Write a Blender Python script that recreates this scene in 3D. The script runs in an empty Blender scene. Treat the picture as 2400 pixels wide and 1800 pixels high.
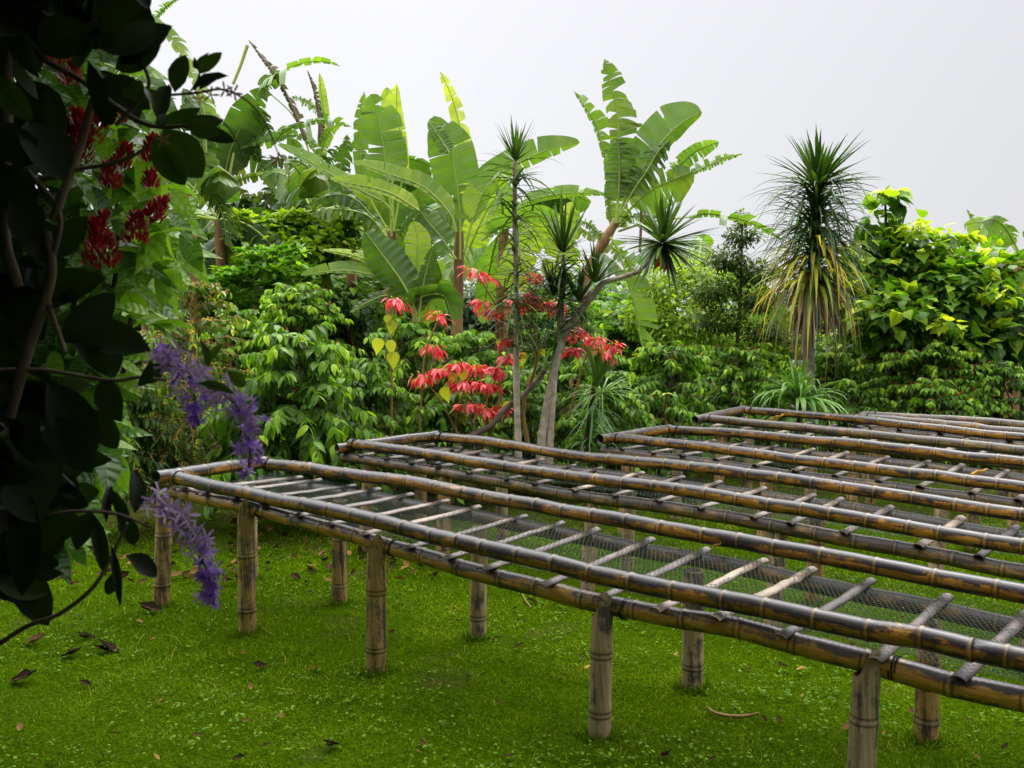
import bpy, math, random
import numpy as np
from mathutils import Vector, Matrix
PI = math.pi
rng = np.random.default_rng(7)
C = bpy.context.scene.collection
scn = bpy.context.scene

# ------------------------------------------------------------------ camera
CAM_H = 2.0
FOC = 2234.26; PITCH = 0.080501; ROLL = 0.010324; BEDANG = -0.685869
cam_d = bpy.data.cameras.new('camera'); cam = bpy.data.objects.new('camera', cam_d); C.objects.link(cam)
cam_d.sensor_width = 36; cam_d.lens = FOC/2400*36; cam_d.clip_end = 600; cam_d.clip_start = .05
cam.location = (0, 0, CAM_H)
_cp, _sp, _cr, _sr = math.cos(PITCH), math.sin(PITCH), math.cos(ROLL), math.sin(ROLL)
def ray(u, v):
    X, Y = u-1200, v-900
    x, y = _cr*X+_sr*Y, -_sr*X+_cr*Y
    return np.array([x/FOC, _cp+(-y/FOC)*_sp, -_sp+(-y/FOC)*_cp])
_r0 = ray(1200, 900); _rx = ray(2200, 900)-_r0
ex = Vector(_rx).normalized(); ez = -Vector(_r0).normalized(); ey = ez.cross(ex)
cam.rotation_euler = Matrix((ex, ey, ez)).transposed().to_euler()
scn.camera = cam
cam_d.dof.use_dof = True; cam_d.dof.focus_distance = 8.0; cam_d.dof.aperture_fstop = 7.0

# ------------------------------------------------------------------ overcast sky, soft sun, exposure
SUN_EL, SUN_AZ = math.radians(58), math.radians(20)
w = bpy.data.worlds.new('World'); scn.world = w; w.use_nodes = True
nt = w.node_tree; nt.nodes.clear()
def N(nt, t, **k):
    n = nt.nodes.new(t)
    for a, b in k.items():
        if a.startswith('i_'): n.inputs[a[2:].replace('_', ' ')].default_value = b
        else: setattr(n, a, b)
    return n
out = N(nt, 'ShaderNodeOutputWorld'); bg = N(nt, 'ShaderNodeBackground'); bg.inputs[1].default_value = 0.1
sky = N(nt, 'ShaderNodeTexSky', sky_type='NISHITA', sun_disc=False, sun_elevation=SUN_EL, sun_rotation=SUN_AZ)
tc = N(nt, 'ShaderNodeTexCoord'); sep = N(nt, 'ShaderNodeSeparateXYZ')
nt.links.new(tc.outputs['Generated'], sep.inputs[0])
ramp = N(nt, 'ShaderNodeValToRGB')
cr = ramp.color_ramp
cr.elements[0].position = 0; cr.elements[0].color = (.1245, .124, .1285, 1)
cr.elements[1].position = 1; cr.elements[1].color = (1, 1, 1, 1)
e = cr.elements.new(.36); e.color = (.139, .1385, .143, 1)
e = cr.elements.new(.62); e.color = (.93, .93, .93, 1)
nt.links.new(sep.outputs[2], ramp.inputs[0])
mx = N(nt, 'ShaderNodeMapRange'); mx.inputs[1].default_value = -.1; mx.inputs[2].default_value = .5
mx.inputs[3].default_value = 1.0; mx.inputs[4].default_value = .80
nt.links.new(sep.outputs[0], mx.inputs[0])
my = N(nt, 'ShaderNodeMapRange'); my.inputs[1].default_value = -.75; my.inputs[2].default_value = .35
my.inputs[3].default_value = .32; my.inputs[4].default_value = 1.0
nt.links.new(sep.outputs[1], my.inputs[0])
m1 = N(nt, 'ShaderNodeMath', operation='MULTIPLY'); nt.links.new(mx.outputs[0], m1.inputs[0]); nt.links.new(my.outputs[0], m1.inputs[1])
m2 = N(nt, 'ShaderNodeMath', operation='MULTIPLY'); nt.links.new(m1.outputs[0], m2.inputs[0]); m2.inputs[1].default_value = 74
vs = N(nt, 'ShaderNodeVectorMath', operation='SCALE'); nt.links.new(ramp.outputs[0], vs.inputs[0]); nt.links.new(m2.outputs[0], vs.inputs['Scale'])
mixs = N(nt, 'ShaderNodeMix', data_type='RGBA'); mixs.inputs[0].default_value = .93
nt.links.new(sky.outputs[0], mixs.inputs[6]); nt.links.new(vs.outputs[0], mixs.inputs[7])
nt.links.new(mixs.outputs[2], bg.inputs[0]); nt.links.new(bg.outputs[0], out.inputs[0])
sun_d = bpy.data.lights.new('sun', 'SUN'); sun = bpy.data.objects.new('sun', sun_d); C.objects.link(sun)
sun_d.energy = 1.5; sun_d.angle = math.radians(18); sun_d.color = (1, .97, .92)
sdir = Vector((math.sin(SUN_AZ)*math.cos(SUN_EL), math.cos(SUN_AZ)*math.cos(SUN_EL), math.sin(SUN_EL)))
sun.rotation_euler = sdir.to_track_quat('Z', 'Y').to_euler()
scn.view_settings.view_transform = 'Standard'; scn.view_settings.look = 'None'
scn.view_settings.exposure = 0; scn.view_settings.gamma = 1
try:
    scn.cycles.max_bounces = 6; scn.cycles.diffuse_bounces = 2; scn.cycles.transmission_bounces = 4; scn.cycles.glossy_bounces = 2
except Exception: pass

# ------------------------------------------------------------------ pixel -> world (pixels of a 2212 x 1659 picture)
S = 2400/2212
PXM = 2212/2400*FOC                       # pixels per unit tangent
def W(x, y, d):
    r = ray(x*S, y*S); return np.array([0, 0, CAM_H])+r*(d/r[1])
_bv = np.array([math.cos(BEDANG), math.sin(BEDANG)])
def gz(x, y):                              # the lawn falls gently towards the left end of the beds
    return .3*np.tanh(.055*((x*_bv[0]+y*_bv[1])+2.1)/.3)
def onz(x, y, h):
    r = ray(x*S, y*S); g = 0.
    for _ in range(12):
        p = np.array([0, 0, CAM_H])+r*((h+g-CAM_H)/r[2]); g = gz(p[0], p[1])
    return p
def m_of(px, d): return px*d/PXM
EYE = np.array([0, 0, CAM_H])
UP = np.array([0, 0, 1.])
def nrm(a): return a/np.maximum(np.linalg.norm(a, axis=-1, keepdims=True), 1e-9)

# ------------------------------------------------------------------ mesh builder
class MB:
    def __init__(s): s.v, s.f3, s.f4, s.t, s.lu, s.lw, s.n = [], [], [], [], [], [], 0
    def add(s, v, f, tint=.5, lu=0., lw=0.):
        v = np.asarray(v, float).reshape(-1, 3); f = np.asarray(f, int)
        (s.f3 if f.shape[1] == 3 else s.f4).append(f+s.n)
        n = len(v); s.v.append(v); s.n += n
        for l, a in ((s.t, tint), (s.lu, lu), (s.lw, lw)): l.append(np.broadcast_to(np.asarray(a, float), (n,)))
        return s
    def more(s, f):                       # extra faces on the last block
        f = np.asarray(f, int)+s.n-len(s.v[-1]); (s.f3 if f.shape[1] == 3 else s.f4).append(f)
    def build(s, name, mat, parent=None, smooth=True, **tags):
        me = bpy.data.meshes.new(name)
        v = np.concatenate(s.v)
        q_ = parent
        while q_ is not None: v = v-np.array(q_.location); q_ = q_.parent
        f4 = np.concatenate(s.f4) if s.f4 else np.zeros((0, 4), int)
        f3 = np.concatenate(s.f3) if s.f3 else np.zeros((0, 3), int)
        me.vertices.add(len(v)); me.vertices.foreach_set('co', v.ravel())
        me.loops.add(f4.size+f3.size); me.loops.foreach_set('vertex_index', np.concatenate([f4.ravel(), f3.ravel()]))
        k = len(f4)+len(f3); me.polygons.add(k)
        st = np.concatenate([np.arange(len(f4))*4, f4.size+np.arange(len(f3))*3])
        me.polygons.foreach_set('loop_start', st)
        me.polygons.foreach_set('use_smooth', np.full(k, smooth))
        for nm, a in (('tint', s.t), ('lu', s.lu), ('lw', s.lw)):
            at = me.attributes.new(nm, 'FLOAT', 'POINT'); at.data.foreach_set('value', np.concatenate(a))
        me.update(calc_edges=True)
        me.materials.append(mat)
        o = bpy.data.objects.new(name, me); C.objects.link(o)
        if parent is not None:
            o.parent = parent
            if parent.type != 'EMPTY': o.matrix_parent_inverse = Matrix.Identity(4)
        for a, b in tags.items(): o[a] = b
        return o
def thing(name, label, cat, loc=(0, 0, 0), group=None):
    o = bpy.data.objects.new(name, None); C.objects.link(o); o.location = tuple(float(a) for a in loc); o.empty_display_size = .1
    o['label'] = label; o['category'] = cat
    if group: o['group'] = group
    return o

# ------------------------------------------------------------------ shape helpers
def resample(pts, n):
    p = np.asarray(pts, float)
    if len(p) == 2: p = np.array([p[0], p[0]*.67+p[1]*.33, p[0]*.33+p[1]*.67, p[1]])
    q = np.vstack([2*p[0]-p[1], p, 2*p[-1]-p[-2]])
    outp = []
    for i in range(1, len(q)-2):
        t = np.linspace(0, 1, 13)[:-1][:, None]; a, b, c, d = q[i-1], q[i], q[i+1], q[i+2]
        outp.append(.5*(2*b+(c-a)*t+(2*a-5*b+4*c-d)*t*t+(3*b-a-3*c+d)*t**3))
    o = np.vstack(outp+[q[-2][None]])
    L = np.r_[0, np.cumsum(np.linalg.norm(np.diff(o[:, :3], axis=0), axis=1))]
    s = np.linspace(0, L[-1], n)
    return np.stack([np.interp(s, L, o[:, k]) for k in range(o.shape[1])], 1), s
def tube(mb, pts, rad, seg=10, n=None, tint=.5, cap=True, bump=None, lwup=False):
    """pts polyline, rad scalar/list at pts. lu = metres along, lw = cos to up (or angle)"""
    p = np.asarray(pts, float); r = np.broadcast_to(np.asarray(rad, float), (len(p),))
    if n is None: n = max(2*len(p), 4)
    q, s = resample(np.c_[p, r], n); r = q[:, 3]; q = q[:, :3]
    if bump is not None: r = r*bump(s)
    t = nrm(np.gradient(q, axis=0))
    ref = UP if abs(t[:, 2]).mean() < .8 else np.array([1., 0, 0])
    a = nrm(np.cross(t, ref)); b = nrm(np.cross(a, t))
    th = np.linspace(0, 2*PI, seg, endpoint=False)
    ring = (np.cos(th)[None, :, None]*b[:, None]+np.sin(th)[None, :, None]*a[:, None])
    v = q[:, None]+ring*r[:, None, None]
    i = np.arange(n-1)[:, None]*seg; j = np.arange(seg)[None]; j2 = (j+1) % seg
    f = np.stack([i+j, i+j2, i+seg+j2, i+seg+j], -1).reshape(-1, 4)
    mb.add(v, f, tint, np.repeat(s, seg), np.tile(np.cos(th), n))
    if cap:
        for k, sgn in ((0, 1), (n-1, -1)):
            c = np.vstack([v[k], q[k][None]]); jj = np.arange(seg)
            ff = np.stack([jj, (jj+1) % seg, np.full(seg, seg)], 1) if sgn < 0 else np.stack([(jj+1) % seg, jj, np.full(seg, seg)], 1)
            mb.add(c, ff, tint, s[k], 0)
    return q, s
def frames(d, up):
    x = nrm(d); y = nrm(np.cross(up, x)); z = np.cross(x, y); return x, y, z
def tmpl(st, hw, curl=.15, fold=.15, wave=0.):
    """leaf: x along, y across, z normal; 3 columns"""
    st = np.array(st); hw = np.array(hw); n = len(st); v = []
    for u, h in zip(st, hw):
        z = -curl*u*u
        v += [(u, -h, z+fold*h+wave*math.sin(u*14)), (u, 0, z), (u, h, z+fold*h+wave*math.sin(u*14+2))]
    f = []
    for i in range(n-1):
        a = i*3; f += [(a, a+3, a+4, a+1), (a+1, a+4, a+5, a+2)]
    return np.array(v), np.array(f), np.repeat(st, 3), np.tile([-1, 0, 1], n)
def put(mb, T, pos, d, up, L, Wd=None, tint=.5):
    v, f, lu, lw = T; n = len(pos); k = len(v)
    L = np.broadcast_to(np.asarray(L, float), (n,)); Wd = L if Wd is None else np.broadcast_to(np.asarray(Wd, float), (n,))
    x, y, z = frames(np.broadcast_to(d, (n, 3)), np.broadcast_to(up, (n, 3)))
    P = pos[:, None]+v[None, :, 0:1]*(x*L[:, None])[:, None]+v[None, :, 1:2]*(y*Wd[:, None])[:, None]+v[None, :, 2:3]*(z*L[:, None])[:, None]
    F = (np.arange(n)[:, None, None]*k+f[None]).reshape(-1, f.shape[1])
    mb.add(P.reshape(-1, 3), F, np.repeat(np.broadcast_to(tint, (n,)), k), np.tile(lu, n), np.tile(lw, n))
def straps(mb, p0, d, L, wd, droop, nseg=6, tint=.5, fold=.35, taper=.85, kink=None):
    n = len(p0); L = np.broadcast_to(L, (n,)); wd = np.broadcast_to(wd, (n,)); droop = np.broadcast_to(droop, (n,))
    d = nrm(d); s = np.linspace(0, 1, nseg+1)
    P = p0[:, None]+d[:, None]*(L[:, None]*s)[..., None]
    P[..., 2] -= droop[:, None]*L[:, None]*s**2.2
    # keep the length: pull in horizontally where drooping
    sh = 1-.35*np.clip(droop, 0, 1.6)[:, None]*s**2
    P[..., :2] = p0[:, None, :2]+(P[..., :2]-p0[:, None, :2])*sh[..., None]
    T = nrm(np.gradient(P, axis=1))
    lat = np.cross(d, UP); bad = np.linalg.norm(lat, axis=1) < .05; lat[bad] = (1, 0, 0); lat = nrm(lat)[:, None]
    nn = np.cross(lat, T)
    prof = np.minimum(1, .5+s*4)*np.clip((1-s)**taper*1.6, 0, 1); prof[-1] = .03
    hw = (wd[:, None]/2*prof)[..., None]
    v = np.stack([P-lat*hw+nn*hw*fold, P, P+lat*hw+nn*hw*fold], 2).reshape(n, -1, 3)
    k = 3*(nseg+1); f = []
    for i in range(nseg):
        a = i*3; f += [(a, a+3, a+4, a+1), (a+1, a+4, a+5, a+2)]
    F = (np.arange(n)[:, None, None]*k+np.array(f)[None]).reshape(-1, 4)
    mb.add(v.reshape(-1, 3), F, np.repeat(np.broadcast_to(tint, (n,)), k), np.tile(np.repeat(s, 3), n), np.tile([-1, 0, 1], n*(nseg+1)))
def rdir(n, zlo=-1, zhi=1):
    z = rng.uniform(zlo, zhi, n); a = rng.uniform(0, 2*PI, n); r = np.sqrt(1-z*z)
    return np.stack([r*np.cos(a), r*np.sin(a), z], 1)

# ------------------------------------------------------------------ materials
def mat_new(name):
    m = bpy.data.materials.new(name); m.use_nodes = True; nt = m.node_tree; nt.nodes.clear(); return m, nt
def attr(nt, nm): return N(nt, 'ShaderNodeAttribute', attribute_name=nm).outputs['Fac']
def math_(nt, op, a, b=None, c=None, clamp=False):
    n = N(nt, 'ShaderNodeMath', operation=op, use_clamp=clamp)
    for i, q in enumerate((a, b, c)):
        if q is None: continue
        if isinstance(q, (int, float)): n.inputs[i].default_value = q
        else: nt.links.new(q, n.inputs[i])
    return n.outputs[0]
def rampn(nt, fac, stops):
    r = N(nt, 'ShaderNodeValToRGB'); el = r.color_ramp.elements
    el[0].position, el[0].color = stops[0][0], (*stops[0][1], 1); el[1].position, el[1].color = stops[-1][0], (*stops[-1][1], 1)
    for p, c in stops[1:-1]: q = el.new(p); q.color = (*c, 1)
    nt.links.new(fac, r.inputs[0]); return r.outputs[0]
def noise(nt, scale, vec=None, detail=3, rough=.6):
    n = N(nt, 'ShaderNodeTexNoise'); n.inputs['Scale'].default_value = scale; n.inputs['Detail'].default_value = detail; n.inputs['Roughness'].default_value = rough
    if vec is not None: nt.links.new(vec, n.inputs['Vector'])
    return n.outputs['Fac']
def mixc(nt, fac, a, b, mode='MIX'):
    n = N(nt, 'ShaderNodeMix', data_type='RGBA', blend_type=mode)
    for i, q in ((0, fac), (6, a), (7, b)):
        if isinstance(q, (int, float)): n.inputs[i].default_value = q
        elif isinstance(q, tuple): n.inputs[i].default_value = (*q, 1)
        else: nt.links.new(q, n.inputs[i])
    return n.outputs[2]
def obj_vec(nt): return N(nt, 'ShaderNodeNewGeometry').outputs['Position']
def leafmat(name, stops, trans=.35, rough=.4, rib=None, ribw=.12, vein=0., spec=.5, tcol=(1.35, 1.5, .6), nsc=9, veinf=60, pat=.25, edge=0.):
    m, nt = mat_new(name)
    t = attr(nt, 'tint'); ns = noise(nt, nsc, obj_vec(nt), 2)
    tt = math_(nt, 'ADD', t, math_(nt, 'MULTIPLY', math_(nt, 'SUBTRACT', ns, .5), pat), clamp=True)
    col = rampn(nt, tt, stops)
    lw = math_(nt, 'ABSOLUTE', attr(nt, 'lw'))
    h = None
    if edge:
        en = noise(nt, 11, obj_vec(nt), 4, .7)
        ek = math_(nt, 'MULTIPLY_ADD', math_(nt, 'ADD', math_(nt, 'MULTIPLY', lw, .30), math_(nt, 'MULTIPLY', en, 1.)), 14, -14*(.98-edge*.05), clamp=True)
        col = mixc(nt, ek, col, (.20, .12, .045))
        big = noise(nt, .9, obj_vec(nt), 3)
        col = mixc(nt, math_(nt, 'MULTIPLY_ADD', big, 3, -1.6, clamp=True), col, (.30, .32, .06))
    if rib is not None:
        k = math_(nt, 'SUBTRACT', 1, math_(nt, 'DIVIDE', lw, ribw), clamp=True)
        col = mixc(nt, k, col, rib)
    if vein:
        ph = math_(nt, 'SUBTRACT', math_(nt, 'MULTIPLY', attr(nt, 'lu'), veinf), math_(nt, 'MULTIPLY', lw, 3.2))
        sn = math_(nt, 'SINE', ph)
        h = math_(nt, 'MULTIPLY', sn, vein)
        col = mixc(nt, math_(nt, 'MULTIPLY', math_(nt, 'POWER', math_(nt, 'ABSOLUTE', sn), 6), .18*min(1, vein*3)), col, (.3, .42, .12))
    p = N(nt, 'ShaderNodeBsdfPrincipled'); nt.links.new(col, p.inputs['Base Color']); p.inputs['Roughness'].default_value = rough
    p.inputs['Specular IOR Level'].default_value = spec
    if h is not None:
        b = N(nt, 'ShaderNodeBump'); b.inputs['Strength'].default_value = .5; b.inputs['Distance'].default_value = .004
        nt.links.new(h, b.inputs['Height']); nt.links.new(b.outputs[0], p.inputs['Normal'])
    tr = N(nt, 'ShaderNodeBsdfTranslucent'); nt.links.new(mixc(nt, 1., col, tcol, 'MULTIPLY'), tr.inputs[0])
    mx = N(nt, 'ShaderNodeMixShader'); mx.inputs[0].default_value = trans
    nt.links.new(p.outputs[0], mx.inputs[1]); nt.links.new(tr.outputs[0], mx.inputs[2])
    o = N(nt, 'ShaderNodeOutputMaterial'); nt.links.new(mx.outputs[0], o.inputs[0]); return m
def woodmat(name, stops, scale=8, rough=.8, bump=.4, stretch=(1, 1, .25), spec=.3):
    m, nt = mat_new(name)
    mp = N(nt, 'ShaderNodeMapping'); mp.inputs['Scale'].default_value = stretch; nt.links.new(obj_vec(nt), mp.inputs[0])
    ns = noise(nt, scale, mp.outputs[0], 6, .65)
    tt = math_(nt, 'ADD', ns, math_(nt, 'MULTIPLY', math_(nt, 'SUBTRACT', attr(nt, 'tint'), .5), .5), clamp=True)
    p = N(nt, 'ShaderNodeBsdfPrincipled'); nt.links.new(rampn(nt, tt, stops), p.inputs['Base Color']); p.inputs['Roughness'].default_value = rough
    p.inputs['Specular IOR Level'].default_value = spec
    b = N(nt, 'ShaderNodeBump'); b.inputs['Strength'].default_value = bump; b.inputs['Distance'].default_value = .01; nt.links.new(ns, b.inputs['Height']); nt.links.new(b.outputs[0], p.inputs['Normal'])
    o = N(nt, 'ShaderNodeOutputMaterial'); nt.links.new(p.outputs[0], o.inputs[0]); return m
def bamboomat(name, dark, gold, pale, up_w, bias, rough, contrast=1.6, ring=.028, greyup=(.1, .085, .09), sv=(.6, .6, 14)):
    """dark weathered skin on top, wear and painted shade underneath, golden culm between; thin rings at the nodes.
       attributes: lu metres along, lw cosine to the upper side, tint>=2 marks node ring verts"""
    m, nt = mat_new(name)
    cv = N(nt, 'ShaderNodeCombineXYZ'); nt.links.new(math_(nt, 'MULTIPLY', attr(nt, 'lu'), 1.), cv.inputs[0])
    sepp = N(nt, 'ShaderNodeSeparateXYZ'); nt.links.new(obj_vec(nt), sepp.inputs[0])
    mp = N(nt, 'ShaderNodeVectorMath', operation='ADD'); nt.links.new(cv.outputs[0], mp.inputs[0])
    sc = N(nt, 'ShaderNodeVectorMath', operation='MULTIPLY'); nt.links.new(obj_vec(nt), sc.inputs[0]); sc.inputs[1].default_value = sv
    nt.links.new(sc.outputs[0], mp.inputs[1])
    n1 = noise(nt, 2.2, mp.outputs[0], 6, .72)
    n2 = noise(nt, 7, obj_vec(nt), 5, .7)
    n3 = noise(nt, 5, mp.outputs[0], 4, .7)
    k = math_(nt, 'MULTIPLY', math_(nt, 'SUBTRACT', math_(nt, 'ABSOLUTE', math_(nt, 'ADD', attr(nt, 'lw'), .12)), .42), up_w)  # dark top is weathering; dark underside is wear plus shade put into the colour
    k = math_(nt, 'ADD', k, math_(nt, 'MULTIPLY', math_(nt, 'SUBTRACT', n1, .5), contrast))
    k = math_(nt, 'ADD', k, math_(nt, 'MULTIPLY', math_(nt, 'SUBTRACT', n2, .5), contrast*.9))
    k = math_(nt, 'ADD', k, bias)
    n9 = noise(nt, 60, obj_vec(nt), 3, .7)
    k = math_(nt, 'ADD', k, math_(nt, 'MULTIPLY', math_(nt, 'SUBTRACT', n9, .5), 1.1))
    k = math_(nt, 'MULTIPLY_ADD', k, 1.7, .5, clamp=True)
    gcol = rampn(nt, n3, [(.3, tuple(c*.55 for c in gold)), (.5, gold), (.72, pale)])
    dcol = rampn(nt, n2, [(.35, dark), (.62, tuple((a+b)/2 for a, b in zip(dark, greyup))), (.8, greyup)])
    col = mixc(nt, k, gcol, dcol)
    # rings: 'tint' carries distance to nearest node (m)
    dn = attr(nt, 'tint')
    r1 = math_(nt, 'SUBTRACT', 1, math_(nt, 'DIVIDE', math_(nt, 'ABSOLUTE', math_(nt, 'SUBTRACT', dn, .003)), .0045), clamp=True)
    col = mixc(nt, math_(nt, 'MULTIPLY', r1, .45), col, tuple(c*.8 for c in pale))
    r2 = math_(nt, 'SUBTRACT', 1, math_(nt, 'DIVIDE', math_(nt, 'ABSOLUTE', math_(nt, 'SUBTRACT', dn, .013)), .009), clamp=True)
    col = mixc(nt, math_(nt, 'MULTIPLY', r2, .85), col, (.02, .018, .01))
    p = N(nt, 'ShaderNodeBsdfPrincipled'); nt.links.new(col, p.inputs['Base Color'])
    rr = math_(nt, 'MULTIPLY_ADD', n2, .35, rough-.15, clamp=True); nt.links.new(rr, p.inputs['Roughness'])
    p.inputs['Specular IOR Level'].default_value = .5
    b = N(nt, 'ShaderNodeBump'); b.inputs['Strength'].default_value = .35; b.inputs['Distance'].default_value = .004; nt.links.new(n1, b.inputs['Height']); nt.links.new(b.outputs[0], p.inputs['Normal'])
    o = N(nt, 'ShaderNodeOutputMaterial'); nt.links.new(p.outputs[0], o.inputs[0]); return m
def plain(name, col, rough=.6, spec=.4, trans=0.):
    return leafmat(name, [(0, tuple(c*.6 for c in col)), (1, col)], trans=trans, rough=rough, spec=spec, tcol=(1.2, 1.2, 1.2))

M = {}
M['coffee'] = leafmat('coffee_leaf', [(0, (.010, .028, .004)), (.38, (.045, .12, .006)), (.68, (.14, .30, .008)), (1, (.42, .60, .015))], .35, .34, rib=(.16, .28, .03), ribw=.14, vein=.35, veinf=42, spec=.2)
M['coffee_y'] = leafmat('coffee_leaf_yellowish', [(0, (.02, .05, .010)), (.45, (.06, .12, .018)), (.8, (.20, .28, .015)), (1, (.48, .50, .02))], .35, .4, rib=(.2, .28, .05), ribw=.16, spec=.2)
M['rosette'] = leafmat('rosette_leaf', [(0, (.02, .06, .004)), (.5, (.10, .25, .008)), (1, (.36, .55, .02))], .35, .4, spec=.2)
M['heart'] = leafmat('heart_leaf', [(0, (.010, .030, .004)), (.4, (.05, .13, .008)), (.7, (.17, .33, .014)), (1, (.62, .66, .03))], .4, .45, spec=.2, rib=(.15, .28, .05), ribw=.12)
M['fine'] = leafmat('fine_leaf', [(0, (.02, .035, .004)), (.5, (.07, .12, .008)), (1, (.22, .30, .015))], .3, .5, spec=.2)
M['lime'] = leafmat('lime_leaf', [(0, (.03, .07, .004)), (.5, (.16, .28, .008)), (1, (.50, .58, .02))], .4, .45, spec=.2)
M['far'] = leafmat('distant_leaf', [(0, (.06, .10, .06)), (.5, (.12, .18, .09)), (1, (.2, .27, .12))], .3, .6)  # distance haze is mixed into these grey-green leaf colours
M['banana'] = leafmat('banana_leaf', [(0, (.016, .042, .012)), (.35, (.055, .12, .022)), (.6, (.14, .245, .045)), (.85, (.35, .45, .05)), (1, (.60, .64, .12))], .40, .40, rib=(.42, .50, .14), ribw=.05, vein=.28, veinf=330, tcol=(1.35, 1.5, .4), nsc=2.5, pat=.4, spec=.4, edge=1.)
M['banana_dead'] = leafmat('dead_banana_leaf', [(0, (.05, .04, .025)), (.6, (.14, .11, .06)), (1, (.24, .2, .1))], .2, .8)
M['petiole'] = woodmat('banana_petiole', [(.2, (.16, .22, .04)), (.5, (.36, .42, .10)), (.8, (.55, .52, .16))], 3, .45, .1)
M['pseudo'] = woodmat('banana_stem', [(.25, (.03, .018, .012)), (.45, (.16, .075, .035)), (.6, (.30, .17, .07)), (.8, (.30, .33, .10))], 6, .7, .6)
M['pand'] = leafmat('strap_leaf', [(0, (.010, .026, .006)), (.5, (.036, .082, .012)), (1, (.14, .23, .03))], .25, .38, spec=.35)
M['pand_l'] = leafmat('light_strap_leaf', [(0, (.03, .10, .02)), (.5, (.09, .22, .04)), (1, (.24, .42, .08))], .3, .35, spec=.6)
M['pand_y'] = leafmat('yellowing_strap_leaf', [(0, (.20, .30, .02)), (.45, (.50, .46, .02)), (.75, (.72, .42, .02)), (1, (.42, .25, .10))], .3, .5)
M['pand_d'] = leafmat('dry_strap_leaf', [(0, (.10, .06, .04)), (.5, (.24, .15, .10)), (1, (.42, .30, .20))], .15, .75)
M['trunk'] = woodmat('grey_bark', [(.25, (.05, .035, .025)), (.5, (.17, .13, .10)), (.75, (.34, .30, .26))], 14, .85, .7, (1, 1, .6))
M['trunkd'] = woodmat('dark_bark', [(.25, (.02, .012, .008)), (.55, (.07, .05, .03)), (.8, (.16, .13, .09))], 10, .9, .7)
M['palebranch'] = woodmat('pale_branch', [(.25, (.16, .12, .08)), (.5, (.40, .33, .25)), (.75, (.58, .52, .44))], 14, .8, .5, (1, 1, 1))
M['twig'] = woodmat('tan_twig', [(.25, (.10, .06, .02)), (.5, (.28, .18, .06)), (.8, (.40, .30, .12))], 12, .7, .3)
M['red'] = leafmat('red_bract', [(0, (.52, .02, .035)), (.5, (.86, .05, .08)), (1, (.95, .26, .24))], .3, .5, tcol=(1.1, .7, .6), rib=(.75, .10, .08), ribw=.1)
M['crimson'] = leafmat('crimson_bract', [(0, (.10, .002, .006)), (.5, (.30, .004, .018)), (.85, (.50, .02, .06)), (1, (.72, .32, .36))], .3, .45, tcol=(1.1, .5, .5))
M['berry'] = leafmat('coffee_cherry', [(0, (.20, .008, .008)), (.6, (.45, .02, .01)), (.8, (.6, .2, .02)), (1, (.65, .42, .03))], 0, .3)
M['berry_y'] = leafmat('yellow_cherry', [(0, (.35, .05, .01)), (.35, (.60, .30, .02)), (1, (.62, .52, .04))], 0, .3)
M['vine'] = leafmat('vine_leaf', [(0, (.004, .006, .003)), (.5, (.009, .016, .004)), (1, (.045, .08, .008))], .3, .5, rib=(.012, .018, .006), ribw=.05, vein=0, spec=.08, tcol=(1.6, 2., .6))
M['shrubleaf'] = leafmat('shrub_leaf', [(0, (.012, .035, .004)), (.5, (.055, .145, .010)), (1, (.22, .40, .02))], .4, .42, rib=(.10, .2, .04), ribw=.08, vein=.7, veinf=34, spec=.35)
M['mauve'] = leafmat('mauve_sepal', [(0, (.12, .08, .14)), (.5, (.25, .18, .30)), (1, (.42, .32, .48))], .35, .6, tcol=(1.1, 1, 1.2), rib=(.2, .12, .2), ribw=.08)
M['violet'] = leafmat('violet_petal', [(0, (.11, .04, .28)), (.5, (.21, .09, .46)), (1, (.38, .22, .66))], .35, .6, tcol=(1.1, .9, 1.2))
M['brownstar'] = plain('dry_calyx', (.26, .10, .05), .8, .2, .2)
M['yleaf'] = leafmat('yellow_leaf', [(0, (.3, .34, .02)), (1, (.55, .55, .04))], .35, .5, rib=(.5, .5, .15), ribw=.1)
M['grass'] = leafmat('grass_blade', [(0, (.035, .075, .001)), (.5, (.085, .165, .001)), (.85, (.17, .27, .003)), (1, (.36, .36, .05))], .3, .8, spec=.02, tcol=(1.2, 1.2, .2), nsc=1.1, pat=.45)
M['weed'] = leafmat('weed_leaf', [(0, (.04, .10, .004)), (1, (.15, .28, .015))], .3, .6, spec=.08)
M['dryleaf'] = leafmat('dry_leaf', [(0, (.016, .010, .006)), (.45, (.06, .032, .014)), (.8, (.24, .13, .045)), (1, (.52, .30, .04))], .1, .9, rib=(.2, .12, .05), ribw=.1, spec=.05)
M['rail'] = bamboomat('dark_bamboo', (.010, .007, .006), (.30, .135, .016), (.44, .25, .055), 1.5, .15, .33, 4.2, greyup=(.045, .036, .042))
M['raild'] = bamboomat('weathered_bamboo', (.03, .024, .02), (.22, .125, .04), (.34, .24, .12), .9, .16, .45, 3.6, greyup=(.11, .09, .08))
M['beam'] = bamboomat('golden_bamboo', (.03, .018, .012), (.42, .22, .030), (.54, .33, .08), 1.2, -.20, .38, 3.8)
M['leg'] = bamboomat('pale_bamboo', (.035, .022, .014), (.35, .25, .13), (.47, .39, .27), .0, -.36, .5, 4.0, sv=(13, 13, .45))
M['legd'] = bamboomat('stained_bamboo', (.018, .012, .008), (.38, .23, .08), (.46, .33, .16), .0, -.16, .45, 3.4, sv=(13, 13, .45))
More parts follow.
